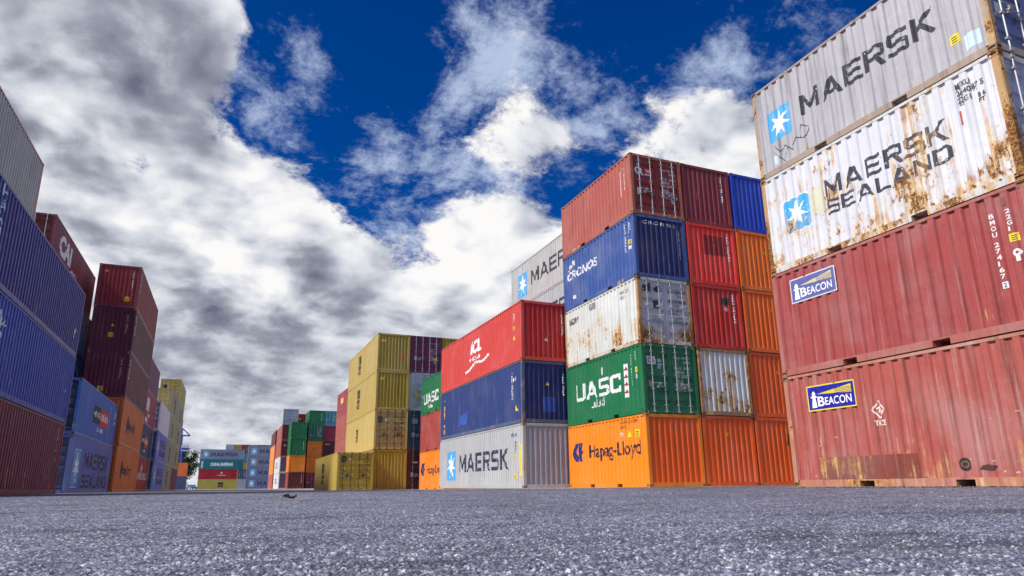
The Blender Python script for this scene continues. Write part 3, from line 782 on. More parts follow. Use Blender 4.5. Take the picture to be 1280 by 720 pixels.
def c3(c):
    word(c, 'L', 'ICL', 5.35, 1.42, 7.0, 2.12, (.8, .8, .8), .05, shear=.25, chips=.05); word(c, 'L', 'ONCEAN', 5.2, 1.06, 6.9, 1.26, (.8, .8, .8), .02, chips=.05)
    mark(c, 'L', sh_stroke([(4.6,.58),(5.1,.62),(5.6,.76),(6.1,.92),(6.6,.88),(7.1,.80),(7.6,.86),(8.1,1.0)], .13), 'wave_emblem', lp(c, (.8, .8, .8), .05), .005)
    codes(c, 'L', 'ICLU 903155', 10.9, 2.34); codes(c, 'L', '45G1', 11.35, 2.3); warn(c, 'L', 11.4, 1.6, .08, 'sq'); warn(c, 'L', 11.4, 1.15, .1); mark(c, 'E', sh_poly([[(1.15,.95),(1.3,.92),(1.25,1.1)]]), 'white_scrape', lp(c, LETW, .1), .004); codes(c, 'E', 'ICLU 9031', 2.02, 2.2)
stack(11.68, 26.63, 12.3, 2.742, 1, 'A', [  # ends coloured darker than the sides, with their shade put into the paint
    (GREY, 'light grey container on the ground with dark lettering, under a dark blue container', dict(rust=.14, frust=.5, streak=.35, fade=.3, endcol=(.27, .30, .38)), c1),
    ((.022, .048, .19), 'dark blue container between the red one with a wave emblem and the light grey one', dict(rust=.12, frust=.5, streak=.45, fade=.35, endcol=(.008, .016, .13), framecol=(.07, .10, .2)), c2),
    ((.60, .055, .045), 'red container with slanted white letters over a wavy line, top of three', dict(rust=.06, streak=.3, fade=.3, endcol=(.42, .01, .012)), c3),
], dx=0)

# stack V: behind, two grey boxes show over the red one
def v_m(c):
    maersk_star(c, 'L', 1.15, .55, 2.6, 2.15); block(c, 'L', 'MAERSK', 3.25, 1.0, 10.6, 1.95, (.035, .035, .05))
stack(17.15, 28.55, L4, HC, 1, 'B', [
    (GREY, 'grey container on the ground behind the tall block', dict(), None),
    (BLUE_D, 'navy container second from the ground behind the tall block', dict(), None),
    (MAROON, 'maroon container third from the ground behind the tall block', dict(), None),
    ((.40, .41, .43), 'grey container half hidden behind the red one, just under the highest grey one', dict(rust=.15), v_m),
    ((.43, .43, .43), 'weathered grey container showing a star emblem above the red container, topmost there', dict(rust=.35, frust=.4, streak=.4), v_m),
], dx=0)

# ================================================================== STACK U: green, brick, orange 20-foot boxes deeper in the yard
def u3(c):
    block(c, 'L', 'UASC', .82, .72, 4.45, 1.46, LETW)
    mark(c, 'L', sh_rects([(1.9,.36,2.1,.6),(2.2,.36,2.4,.56),(2.5,.36,2.7,.6),(2.8,.36,3.1,.52)]), 'script_lettering', lp(c, LETW, .3)); warn(c, 'L', .5, 1.35, .06, 'sq', LETW)
def u1(c): hl_mark(c, 'L', .35, .95, 1.0, .85); hapag(c, 'L', 1.9, .9, 5.6, 1.6)
stack(12.94, 42.1, L2, H, 1, 'B', [
    (ORANGE, 'orange container on the ground with a blue emblem, beside the light grey container', dict(), u1),
    ((.38, .055, .045), 'brick red container below the small green container with white letters', dict(streak=.5, fade=.5), lambda c: codes(c, 'L', 'TGHU 4415', .55, 2.1, .12, .17)),
    (GREEN, 'small green container partly hidden by the red container with the wave', dict(), u3),
], base=-.10, dx=0)

# ================================================================== STACK M: yellow boxes
def m_msc(c): msc(c, 'L', 4.75, .75, 6.05, 2.35)
def m_top(c): m_msc(c); mark(c, 'E', sh_rect(.25, 2.2, .6, 2.36), 'yellow_label', lp(c, STICK, .2), .004); mark(c, 'E', sh_rect(1.60, .95, 1.96, 1.4), 'orange_patch', lp(c, (.55, .2, .02), .2), .004)
def m_3(c): m_msc(c); mark(c, 'E', sh_poly([[(.25,2.36),(.62,2.36),(.5,2.16),(.36,2.16)]]), 'yellow_label', lp(c, STICK, .2), .004)
def m_door(c, seed=21):
    door_codes(c, INK, 'MSCU 447120 3', seed, False)
    mark(c, 'D', sh_text('m', .26, 2.06, .36, .28, .06), 'door_emblem', lp(c, INK, .1), .004); mark(c, 'D', sh_text('sc', .28, 1.9, .32, .16, .05), 'door_emblem', lp(c, INK, .1), .004)
    mark(c, 'D', sh_disc(.86, 2.12, .08), 'white_sticker', lp(c, (.8, .8, .78), 0), .005); mark(c, 'D', sh_rect(.34, .8, .52, 1.1), 'grey_plate', lp(c, (.35, .38, .45), .1), .004); mark(c, 'D', sh_disc(.46, 1.52, .06), 'white_sticker', lp(c, (.8, .8, .78), 0), .005)
    mark(c, 'D', sh_rect(1.82, .78, 2.12, .98), 'orange_label', lp(c, (.75, .35, .02), .1), .004)
def m_2(c): msc(c, 'L', 5.0, .9, 5.9, 1.95); m_door(c)
MY = -.12
stack(9.70, 48.71, 12.6, HM, 1, 'B', [  # yellow ends darker than the lit sides: shade mixed into the end colour
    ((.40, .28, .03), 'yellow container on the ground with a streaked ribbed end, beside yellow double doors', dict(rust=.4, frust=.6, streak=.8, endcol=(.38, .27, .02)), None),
    ((.55, .42, .13), 'pale yellow container with double doors in the second tier', dict(end='door', doorcol=(.42, .33, .12), barcol=YBAR, rust=.18, streak=.4), m_2),
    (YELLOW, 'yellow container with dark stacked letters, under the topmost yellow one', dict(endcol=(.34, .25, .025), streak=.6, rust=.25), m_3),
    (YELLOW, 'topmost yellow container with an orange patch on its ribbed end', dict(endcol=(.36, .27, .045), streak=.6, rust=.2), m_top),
], base=MY, dx=0)
stack(7.03, 47.3, 12.2, H, 1, 'B', [
    ((.50, .36, .06), 'lone yellow container on the ground with an orange label on its doors', dict(end='door', doorcol=(.46, .34, .035), barcol=YBAR, rust=.15, streak=.4), lambda c: (msc(c, 'L', 4.3, .5, 5.7, 2.05), m_door(c, 22))),
], base=-.15, dx=0)
def dc(seed, col=LETW, extra=None):
    def f(c):
        door_codes(c, col, 'TCKU %06d 2' % (seed*13337 % 999999), seed)
        if extra: mark(c, 'D', sh_rect(*extra[1]), 'door_label', lp(c, extra[0], .1), .004)
    return f
stack(12.20, 48.78, L4, HM, 1, 'B', [
    (MAROON_D, 'dark maroon container doors on the ground, between yellow ribs and orange container', dict(end='door'), dc(31, LETW, (LETW, (.4, 1.9, .8, 2.0)))),
    ((.012, .085, .15), 'dark teal blue container doors below the white and blue doors', dict(end='door'), dc(32, LETW, ((.3, .4, .5), (.3, 1.9, .7, 2.3)))),
    ((.42, .50, .62), 'white and pale blue container doors with a yellow sticker, under the purple doors', dict(end='door', rust=.25), dc(33, INK, (STICK, (.3, 1.0, .7, 1.4)))),
    (PURPLE, 'purple container doors with white print, beside the topmost yellow ribbed end', dict(end='door', barcol=None), dc(34, (.55, .5, .68), (STICK, (1.85, .75, 2.1, 1.2)))),
], base=MY, dx=0)
stack(14.70, 48.78, L4, HM, 1, 'B', [
    (BRICK, 'brick coloured container on the ground behind the small green stack', dict(), None),
    (BLUE, 'blue container in the second tier behind the small green stack', dict(), None),
    (GREY, 'grey container in the third tier behind the small green stack', dict(), None),
    (YELLOW_D, 'yellow ribbed container end peeping over the red container with the wave', dict(), None),
], base=MY, dx=0)
# brick boxes glimpsed past the yellow stack
stack(11.35, 66.8, L4, H, 1, 'B', [
    (PINK, 'brick pink container on the ground hidden past the yellow stack', dict(), None),
    (PINK, 'brick pink container in the second tier, peeping past the pale yellow container', dict(fade=.5), None),
    (PINK, 'brick pink container in the third tier, peeping past the yellow stack', dict(fade=.3), None),
    ((.33, .05, .05), 'brick red container with a yellow sticker, fourth tier past the yellow stack', dict(), lambda c: mark(c, 'L', sh_rect(2.6, 1.3, 4.2, 1.9), 'yellow_sticker', lp(c, (.75, .6, .2), .1), .004)),
], dx=0)

# ================================================================== the far corner block
def far_code(c): codes(c, 'E', 'TCKU 3320', 2.0, 2.2, .1, .16)
F = dict(rust=.08)
stack(9.34, 113.5, L4, H, 1, 'B', [
    (BRICK, 'brick red container on the ground at the corner of the distant block', dict(endcol=(.12, .014, .022)), far_code),
    (ORANGE, 'orange container with dark lettering, second tier at the distant corner', dict(), lambda c: word(c, 'L', 'Hapag', 2.5, .8, 7.5, 1.7, INK, .02)),
    (GREEN, 'green container resting on orange at the distant corner', dict(), far_code),
    (GREEN, 'green container topmost at the distant corner, on another green one', dict(), None),
], dx=0, **F)
stack(12.65, 119.65, L4, H, 1, 'B', [
    ((.30, .03, .09), 'crimson container doors on the ground, just past the lone yellow container', dict(end='door'), dc(41)),
    (ORANGE, 'orange container end in the second tier, half hidden by the lone yellow container', dict(), None),
    (ORANGE, 'orange container end with dark marks, under the teal green doors', dict(), lambda c: mark(c, 'E', sh_rects([(.8,1.2,1.2,1.32),(1.3,1.4,1.7,1.5),(1.0,.9,1.6,1.0)]), 'dark_marking', lp(c, (.3, .06, .02), .3), .004)),
    ((.012, .14, .10), 'teal green container doors above the orange end', dict(end='door'), dc(42, (.5, .75, .68))),
    (GREEN, 'long green container topmost on the distant block', dict(), far_code),
], dx=0, **F)
stack(15.15, 119.7, L4, H, 1, 'B', [
    (MAROON, 'maroon container end on the ground of the distant block', dict(), None),
    (BLUE_D, 'dark blue container end in the second tier of the distant block', dict(), None),
    (MAROON_D, 'dark plum container end beside the orange end of the distant block', dict(), lambda c: word(c, 'E', 'TEX', .3, 2.0, 1.2, 2.2, LETW, .02)),
    ((.22, .02, .05), 'crimson ribbed container end beside the teal green doors', dict(), None),
    ((.02, .26, .34), 'turquoise container doors topmost beside the long green container', dict(end='door'), dc(43, (.5, .8, .85))),
], dx=0, **F)
stack(8.33, 118.6, L4, H, 1, 'B', [
    (WHITE, 'white container with dark lettering on the ground of the distant block', dict(endcol=(.1, .12, .25)), lambda c: word(c, 'L', 'TOL', 3, .8, 8, 1.7, INK, .03)),
    (WHITE, 'white container with dark lettering in the second tier of the distant block', dict(endcol=(.08, .1, .3)), lambda c: word(c, 'L', 'CO', 3, .8, 7, 1.8, INK, .03)),
    (PINK, 'salmon pink container in the third tier of the distant block', dict(endcol=(.14, .02, .04)), lambda c: warn(c, 'E', .6, 1.8, .15, 'sq', LETW)),
    (PINK, 'salmon pink container in the fourth tier of the distant block', dict(endcol=(.20, .03, .04)), None),
    ((.40, .48, .47), 'pale blue container doors topmost at the edge of the distant block', dict(end='door', doorcol=(.36, .42, .58)), dc(44, (.75, .8, .9))),
], dx=0, **F)
stack(10.82, 126, L4, H, 1, 'C', [
    (BRICK, 'brick container on the ground deep inside the distant block', dict(), None),
    (BLUE_D, 'navy container in the second tier deep inside the distant block', dict(), None),
    (MAROON, 'maroon container in the third tier deep inside the distant block', dict(), None),
    (GREEN, 'green container in the fourth tier deep inside the distant block', dict(), None),
    ((.32, .015, .06), 'crimson container end with a yellow dot, topmost of the distant block', dict(), lambda c: mark(c, 'E', sh_disc(.9, 1.6, .22), 'yellow_dot', lp(c, (.8, .5, .05), 0), .006)),
], dx=0, **F)
stack(8.15, 131.2, L4, H, 1, 'C', [
    ((.40, .10, .07), 'rust pink container on the ground behind the white lettered ones', dict(), None),
    (ORANGE, 'orange container in the second tier behind the white lettered ones', dict(), None),
    ((.72, .24, .06), 'pale orange container in the third tier behind the salmon ones', dict(), None),
    ((.12, .03, .03), 'dark brown container topmost behind the salmon ones', dict(), None),
], dx=0, **F)

# ================================================================== the other side of the lane
def l2(c):
    mark(c, 'R', sh_join(sh_star(2.55, 1.9, .3, .12, 5), sh_stroke([(2.2,1.75),(2.7,1.72),(2.95,1.95),(3.1,1.85)], .07), sh_disc(2.75, 1.55, .12)), 'white_emblem', lp(c, (.6, .72, .85), .2), .005); warn(c, 'R', 11.3, 1.2, .10, 'tri', (.8, .78, .6)); codes(c, 'R', 'HJCU 871305', 11.6, 2.35)
def l3(c):
    mark(c, 'R', sh_column('HANJIN', .9, 2.5, .5, .36, .12), 'company_lettering', lp(c, (.42, .6, .8), .2), .005)
    mark(c, 'R', sh_rects([(11.2,.6,11.36,.9),(11.42,.85,11.5,1.0)]), 'pale_sticker', lp(c, (.75, .72, .5), .1), .004)
def l1(c): codes(c, 'R', 'GESU 448120', 11.35, 2.35)
stack(-5.79, 18.44, L4, H, -1, 'A', [
    ((.15, .012, .058), 'maroon container on the ground at the picture edge, below two blue ones', dict(streak=.5, fade=.2), l1),  # blue mixed into the maroon for the sky reflected on this face
    ((.012, .050, .40), 'blue container with a pale emblem, resting on the maroon one at the edge', dict(streak=.4, fade=.08), l2),
    ((.020, .018, .22), 'indigo container with pale sideways letters, resting on the blue one', dict(streak=.4, fade=.08, framecol=(.12, .10, .3)), l3),
], dx=0, pockets=False)
stack(-8.64, 20.9, L4, 2.836, -1, 'B', [
    (GREY, 'grey container on the ground behind the blue stack at the edge', dict(), None),
    (BRICK, 'brick container in the second tier behind the blue stack at the edge', dict(), None),
    (BLUE, 'blue container in the third tier behind the blue stack at the edge', dict(), None),
    (MAROON, 'maroon container in the fourth tier behind the blue stack at the edge', dict(), None),
    ((.36, .38, .38), 'grey ribbed container with pink edges, high above the indigo one', dict(framecol=(.45, .12, .13), streak=.4), lambda c: mark(c, 'R', sh_rect(11.5, .5, 11.62, .9), 'yellow_sticker', lp(c, STICK, .1), .004)),
], dx=0)
def cai(c):
    word(c, 'R', 'CAI', 1.6, 1.25, 4.6, 2.45, LETW, .05, chips=.1); word(c, 'R', 'CAXU', 5.0, .9, 6.6, 1.3, LETW, .02); mark(c, 'R', sh_rect(7.4, .3, 7.5, 2.7), 'pale_seam', lp(c, (.5, .3, .35), .2), .004)
stack(-9.50, 40.3, L4, HC, -1, 'B', [
    (GREY_B, 'grey blue container on the ground behind the two-high pale blue stack', dict(), None),
    (BRICK, 'brick container in the second tier behind the two-high pale blue stack', dict(), None),
    ((.10, .36, .85), 'sky blue container with white marks, glimpsed over the two-high stack', dict(), lambda c: mark(c, 'R', sh_rects([(11.0,1.6,11.5,2.0),(11.2,1.2,11.4,1.45),(10.4,1.8,10.8,2.2)]), 'white_marking', lp(c, LETW, .1), .004)),
    ((.34, .50, .85), 'light blue container below the maroon one with big white letters', dict(), lambda c: mark(c, 'R', sh_column('CMA', 11.5, 2.6, .3, .3), 'dark_print', lp(c, NAVY, .1), .004)),
    ((.20, .022, .06), 'maroon container with big white letters, behind the grey ribbed one', dict(end='door', doorcol=(.12, .02, .02)), cai),
], dx=0)
stack(-9.50, 52.8, L4, HC, -1, 'B', [
    (BLUE_D, 'dark blue container on the ground glimpsed in the gap before the maroon stack', dict(), None),
    (MAROON_D, 'dark plum container in the second tier glimpsed in the gap before the maroon stack', dict(), None),
    (BLUE_D, 'dark navy container in the third tier glimpsed in the gap before the maroon stack', dict(), None),
    (MAROON_D, 'dark brown container in the fourth tier glimpsed in the gap before the maroon stack', dict(), None),
], dx=0)
def h1(c):
    maersk_star(c, 'R', .98, .28, 2.5, 1.98, True); block(c, 'R', 'MAERSK', 3.4, 1.18, 10.9, 2.0, INK, chips=.1); block(c, 'R', 'SEALAND', 3.5, .24, 11.0, .88, INK, chips=.1)
def h2(c):
    hamsud(c, 'R', 4.0, .92, 9.0, 1.80); mark(c, 'R', sh_rects([(11.2,1.7,11.6,2.1),(11.3,1.35,11.6,1.55)]), 'white_marking', lp(c, LETW, .1), .004); mark(c, 'R', sh_rect(9.4, .3, 9.5, 2.3), 'pale_streak', lp(c, (.2, .4, .7), .3), .004)
stack(-6.44, 36.13, 12.15, H, -1, 'A', [
    ((.12, .165, .50), 'lavender blue container with a star emblem and two lines of black letters', dict(streak=.4, end='door', doorcol=(.05, .08, .18)), h1),
    ((.03, .13, .50), 'blue container with a navy and red square emblem, top of the two-high stack', dict(streak=.4, end='door', doorcol=(.02, .05, .12), frust=.3), h2),
], dx=0, pockets=False)
def g_end(c, tri, sq, n=0):
    if tri: warn(c, 'E', tri[0], tri[1], .09)
    if sq: warn(c, 'E', sq[0], sq[1], .15, 'sq')
    codes(c, 'E', 'TEXU 480371', 1.95, 2.5, .09, .125); codes(c, 'R', 'TEXU 480371', .6, 2.6, .3, .13)
def g_h(u1):
    def f(c): mark(c, 'R', sh_disc(3.0, 1.4, .45, 16, 1.3), 'dark_emblem', lp(c, (.04, .02, .05), .1), .005); word(c, 'R', 'Hapag-Lloyd', 3.3, .95, u1, 1.75, (.04, .02, .05), .04, chips=.1)
    return f
stack(-6.21, 48.47, L4, 2.885, -1, 'A', [
    ((.66, .17, .025), 'orange container with dark lettering on the ground, past the lavender container', dict(), g_h(7.8)),
    ((.62, .16, .03), 'orange container with dark lettering, under the three maroon ones', dict(), g_h(7.1)),
    ((.125, .015, .04), 'dark maroon container directly on the orange one, yellow square at its foot', dict(), lambda c: g_end(c, None, (1.0, .52))),
    ((.11, .014, .035), 'dark maroon container with a yellow triangle, middle of three maroon ones', dict(), lambda c: g_end(c, (1.2, 1.75), (1.15, 1.1))),
    ((.24, .018, .03), 'brighter red maroon container topmost on its stack, yellow square low on its end', dict(framecol=(.17, .03, .06)), lambda c: g_end(c, (.45, 2.45), (1.80, .62))),
], dx=0, pockets=False, streak=.35)
def k1(c):
    word(c, 'R', 'HAMBURG', 1.5, .95, 11, 1.55, (.8, .66, .72), .02); mark(c, 'R', sh_star(6.5, 1.9, .5, .2, 5, 90, 2), 'star_emblem', lp(c, (.8, .66, .72), .1), .005)
stack(-6.62, 60.95, L4, 2.79, -1, 'B', [
    ((.36, .012, .03), 'crimson container with pale lettering on the ground, past the orange ones', dict(), k1),
    ((.02, .045, .15), 'dark blue container with a small red square emblem, on the crimson one', dict(), lambda c: hamsud(c, 'R', 4.0, .9, 9.0, 1.9)),
    ((.36, .03, .09), 'raspberry container with white upright marks, past the maroon stack', dict(), lambda c: mark(c, 'R', sh_rects([(4.5,1.2,6.5,2.3),(6.0,.75,7.4,1.0),(4.5,.25,6.3,.6)]), 'company_lettering', lp(c, LETW, .2), .005)),
    ((.17, .03, .10), 'purple maroon container on the raspberry one', dict(), None),
], dx=0)
def p_m(two):
    def f(c):
        maersk_star(c, 'R', 1.0, .4, 2.6, 2.3, True); block(c, 'R', 'MAERSK', 4.0, 1.45, 10.8, 2.2, NAVY, chips=.1); block(c, 'R', 'SEALAND', 4.0, .6, 10.8, 1.2, NAVY, chips=.1)
    return f
stack(-6.20, 73.6, L4, 2.83, -1, 'B', [
    (LAV, 'lavender container with dark lettering on the ground, under its twin', dict(end='door', doorcol=(.03, .05, .14)), p_m(1)),
    ((.16, .20, .60), 'lavender container with dark lettering, under the plain white one', dict(end='door', doorcol=(.05, .07, .2)), p_m(0)),
    ((.66, .68, .74), 'plain white container with a dark blue end, on two lavender ones', dict(end='door', doorcol=(.22, .22, .48), rust=.05, streak=.15), None),
], dx=0)
TANS = (.33, .29, .17)
def q_m(c): msc(c, 'R', 5.0, .5, 7.0, 2.2)
stack(-6.25, 86.2, L4, 2.85, -1, 'B', [
    (TANS, 'tan container with a dark stripe of letters on the ground, past the lavender ones', dict(), q_m),
    (TANS, 'tan container in the second tier past the lavender ones', dict(fade=.5), q_m),
    (mul(TANS, 1.1), 'tan container in the third tier past the white one', dict(), q_m),
    (mul(TANS, .95), 'tan container topmost past the white one, in front of yellow doors', dict(end='door', doorcol=(.42, .33, .07)), q_m),
], dx=0, streak=.2)
stack(-6.30, 98.9, L4, 2.86, -1, 'B', [
    ((.17, .014, .04), 'maroon container on the ground under the deeper tan ones', dict(), None),
    (TANS, 'tan container deeper in the row, second tier above maroon', dict(), q_m),
    (TANS, 'tan container deeper in the row, third tier', dict(fade=.6), q_m),
    (TANS, 'tan container deeper in the row, fourth tier', dict(fade=.1), q_m),
    ((.42, .34, .10), 'yellow container doors with a dark mark, highest of the deep row', dict(end='door', doorcol=(.48, .36, .06)), dc(51, INK, (INK, (.3, 1.6, .8, 2.1)))),
], dx=0, streak=.2)
stack(-6.95, 112.0, L4, 2.80, -1, 'C', [
    ((.03, .03, .07), 'dark container on the ground near the tree at the end of the row', dict(), None),
    ((.18, .02, .06), 'plum container in the second tier near the end of the row', dict(), None),
    ((.16, .02, .08), 'plum container in the third tier near the end of the row', dict(), None),
    ((.04, .10, .42), 'blue container topmost near the end of the row', dict(), None),
], dx=0)
stack(-6.9, 150.0, L2, H, -1, 'C', [
    ((.06, .08, .2), 'navy container on the ground below the orange one by the tree', dict(), None),
    ((.72, .16, .02), 'orange container beside the tree at the end of the row', dict(), None),
], dx=0)

# ================================================================== cross stacks closing the lane, long sides to the camera
def x_m(c): maersk_star(c, 'L', .9, .6, 2.2, 2.3, True); block(c, 'L', 'MAERSK', 3.0, .9, 10.4, 2.0, (.02, .03, .10), chips=0)
def x_cs(c):
    word(c, 'L', 'CHINA SHIPPING', 3.0, .9, 9.2, 1.9, (.65, .82, .82), .05, chips=0)
    mark(c, 'L', sh_rects([(.5,.4+.5*i,1.0,.75+.5*i) for i in range(4)]), 'white_marking', lp(c, LETW, 0), .004)
def x_r(c):
    word(c, 'L', 'HAMBURG', 5.2, .95, 7.4, 1.25, LETW, .02, chips=0); mark(c, 'L', sh_star(6.3, 1.8, .4, .16, 5), 'white_emblem', lp(c, LETW, 0), .005)
def x_y(c): mark(c, 'L', sh_join(sh_rect(5.6, 1.3, 7.0, 2.0), sh_rect(5.6, .6, 6.2, 1.15), sh_rect(6.35, .6, 7.0, 1.15)), 'company_lettering', lp(c, INK, 0), .004)
for i, (col, lab, fn, LL) in enumerate([
    ((.40, .34, .06), 'olive yellow container lying across the end of the lane, on the ground', x_y, 10.6),
    ((.36, .01, .02), 'red container lying across the end of the lane, second tier', x_r, 10.6),
    ((.01, .16, .20), 'teal container with white lettering lying across the end of the lane', x_cs, L4),
    ((.20, .24, .37), 'grey blue container with a star emblem, on the teal one across the lane', x_m, L4)]):
    c = container(-6.9, 223, zz(i, HC), LL, HC, col, lab, 'C', side=1, rz=math.pi/2 + math.pi - math.pi, rust=.05); fn(c)
for i, (col, lab) in enumerate([((.33, .36, .44), 'pale grey container end on the ground beside the olive yellow one'), ((.03, .06, .16), 'dark blue container doors beside the red one across the lane')]):
    c = container(3.95, 221.5, zz(i, HC), L2, HC, col, lab, 'C', end='door' if i else 'front', rust=.05)
    if i: door_codes(c, LETW, 'TCKU 118204 4', 61)
for i, lab in enumerate(['on the ground', 'in the second tier', 'in the third tier', 'on top']):
    c = container(5.75, 203, zz(i, HC), L4, HC, (.13 + .02*i, .155 + .02*i, .30), 'grey blue container with star emblem, %s of four by the distant block' % lab, 'C', rz=math.pi/2, rust=.05); x_m(c)
pal = [((.34, .38, .46), 'pale grey'), (YELLOW_D, 'mustard'), ((.22, .02, .04), 'maroon'), (YELLOW, 'yellow'), ((.45, .03, .05), 'red'), ((.03, .24, .34), 'cyan'), ((.5, .3, .06), 'amber')]
tiers = ['on the ground', 'second tier', 'third tier', 'fourth tier', 'topmost tier']
for j in range(7):
    for i in range(5):
        col, nm = pal[(j + (4 - i)*3) % 7] if i < 4 else pal[j]
        c = container(-.1 + 2.5*j, 247 + .1*(j % 2), zz(i, HC), L2, HC, col, '%s container, %s of column %s in the rearmost row' % (nm, tiers[i], ['one', 'two', 'three', 'four', 'five', 'six', 'seven'][j]), 'C', end='door' if (j and i > 2) else 'front', rust=.05)
        if j and i == 4: door_codes(c, LETW if j not in (1, 3) else INK, 'TCKU 775310 9', 70 + j, False)

# ------------------------------------------------------------------ ground
def dip(x, y):
    """gentle fall of the yard towards the yellow stack"""
    return -.15*np.exp(-(((x - 9.5)/7.0)**2 + ((y - 50)/12.0)**2))
def hash2(ix, iy, k):
    h = (ix*374761393 + iy*668265263 + k*974634511) & 0xFFFFFFFF
    h = ((h ^ (h >> 13))*1274126177) & 0xFFFFFFFF
    return ((h ^ (h >> 16)) & 0xFFFFFF)/16777216.0
def stones(x, y, cell, k):
    """nearest stone: (dome height 0..1, random per stone)"""
    gx = np.floor(x/cell).astype(np.int64); gy = np.floor(y/cell).astype(np.int64)
    best = np.full(x.shape, 9.0); rnd = np.zeros(x.shape)
    for dx in (-1, 0, 1):
        for dy in (-1, 0, 1):
            ix, iy = gx + dx, gy + dy
            px = (ix + hash2(ix, iy, k))*cell; py = (iy + hash2(ix, iy, k + 1))*cell
            r = hash2(ix, iy, k + 2)
            d = ((x - px)**2 + (y - py)**2)/(cell*(.38 + .32*r))**2
            m = d < best
            best = np.where(m, d, best); rnd = np.where(m, r, rnd)
    return np.sqrt(np.clip(1 - best, 0, 1)), np.where(best < 1, hash2((rnd*1e6).astype(np.int64), (rnd*3e5).astype(np.int64), k + 5), 0)
def vnoise(x, y, s, k):
    x, y = x/s, y/s
    ix, iy = np.floor(x).astype(np.int64), np.floor(y).astype(np.int64); fx, fy = x - ix, y - iy
    fx, fy = fx*fx*(3-2*fx), fy*fy*(3-2*fy)
    a, b, c, d = hash2(ix,iy,k), hash2(ix+1,iy,k), hash2(ix,iy+1,k), hash2(ix+1,iy+1,k)
    return (a*(1-fx)+b*fx)*(1-fy) + (c*(1-fx)+d*fx)*fy
def build_ground():
    rr = [.45]
    while rr[-1] < 16: rr.append(rr[-1] + max(.0024, .0026*rr[-1]**1.32))
    while rr[-1] < 90: rr.append(rr[-1]*1.02)
    while rr[-1] < 4500: rr.append(rr[-1]*1.25)
    rr = np.array(rr)
    an = np.concatenate([np.linspace(-math.pi, -.95, 30)[:-1], np.linspace(-.95, .95, 900), np.linspace(.95, math.pi, 30)[1:]])
    rg, ag = np.meshgrid(rr, an + HEAD, indexing='ij')
    x = rg*np.sin(ag); y = rg*np.cos(ag)
    h1, s1 = stones(x, y, .0056, 11); h2, s2 = stones(x, y, .0038, 31); h3, s3 = stones(x + .003, y, .0092, 51)
    big = s3 > .66
    z = .0022*h1*(s1 > .18) + .0012*h2 + np.where(big, .0036*h3, 0)
    und = (vnoise(x, y, .06, 71) - .5)*.005 + (vnoise(x, y, .17, 72) - .5)*.008 + (vnoise(x, y, .6, 73) - .5)*.012
    fade = np.clip((30 - rg)/22, 0, 1)
    z = (z - .006 + und)*fade + dip(x, y) - .004
    tone = np.where(big & (h3 > 0), s3, np.where(h1 > .05, s1, s2*.6))
    n, m = x.shape
    co = np.stack([x, y, z], -1).reshape(-1, 3)
    # a small fan closes the middle
    idx = np.arange(n*m).reshape(n, m)
    quads = np.stack([idx[:-1, :-1], idx[1:, :-1], idx[1:, 1:], idx[:-1, 1:]], -1).reshape(-1, 4)
    co = np.vstack([co, [[0, 0, -.006]]])
    tri = np.stack([np.full(m-1, n*m), idx[0, :-1], idx[0, 1:]], -1)
    me = bpy.data.meshes.new('ground')
    me.vertices.add(len(co)); me.vertices.foreach_set('co', co.astype(np.float32).ravel())
    me.loops.add(quads.size + tri.size); me.loops.foreach_set('vertex_index', np.concatenate([quads[:, ::-1].ravel(), tri[:, ::-1].ravel()]).astype(np.int32))
    me.polygons.add(len(quads) + len(tri))
    st = np.concatenate([np.arange(len(quads))*4, len(quads)*4 + np.arange(len(tri))*3]).astype(np.int32)
    me.polygons.foreach_set('loop_start', st)
    me.update(calc_edges=True)
    at = me.attributes.new('stone', 'FLOAT', 'POINT'); at.data.foreach_set('value', np.concatenate([tone.ravel(), [.3]]).astype(np.float32))
    me.validate()
    me.polygons.foreach_set('use_smooth', np.ones(len(me.polygons), dtype=bool))
    m_, k, b = new_mat('rough_asphalt')
    a = k.n('ShaderNodeAttribute', attribute_name='stone'); tc = k.n('ShaderNodeTexCoord'); P = tc.outputs['Object']
    base = k.ramp(a.outputs['Fac'], [(0, (.024, .025, .05)), (.35, (.064, .067, .108)), (.7, (.150, .156, .235)), (.90, (.24, .246, .335)), (1.0, (.74, .74, .79))])
    blot = k.smooth(k.noise(P, .8, 6, .6), .42, .68)
    c = k.mix(k.math('MULTIPLY', blot, .65), base, (.042, .043, .07))
    # oily patches and old wheel tracks, long across the yard
    oil = k.smooth(k.noise(k.vmath('MULTIPLY', P, (1.1, 2.6, 1)), 1.0, 8, .70), .51, .65)
    c = k.mix(k.math('MULTIPLY', oil, .78), c, (.022, .023, .034))
    pale = k.smooth(k.noise(k.vmath('MULTIPLY', P, (.9, 2.6, 1)), 1.4, 6, .6), .55, .70)
    c = k.mix(k.math('MULTIPLY', pale, .32), c, (.30, .303, .375))
    vo = k.n('ShaderNodeTexVoronoi'); vo.inputs['Scale'].default_value = 190; k.l(P, vo.inputs['Vector'])
    chip = k.n('ShaderNodeSeparateColor'); k.l(vo.outputs['Color'], chip.inputs[0])
    c = k.mix(k.math('MULTIPLY', k.smooth(chip.outputs[0], .86, .93), .8), c, (.52, .52, .58))
    c = k.mix(k.math('MULTIPLY', k.smooth(chip.outputs[1], .72, .8), .6), c, (.03, .03, .042))
    fine = k.noise(P, 260, 4, .7)
    c = k.mix(k.math('MULTIPLY', k.smooth(fine, .52, .72), .3), c, (.30, .30, .34))
    c = k.mix(k.math('MULTIPLY', k.smooth(k.noise(P, 6, 5, .65), .60, .74), .3), c, (.34, .33, .36))
    k.l(c, b.inputs['Base Color']); b.inputs['Roughness'].default_value = .62; b.inputs['Specular IOR Level'].default_value = .4
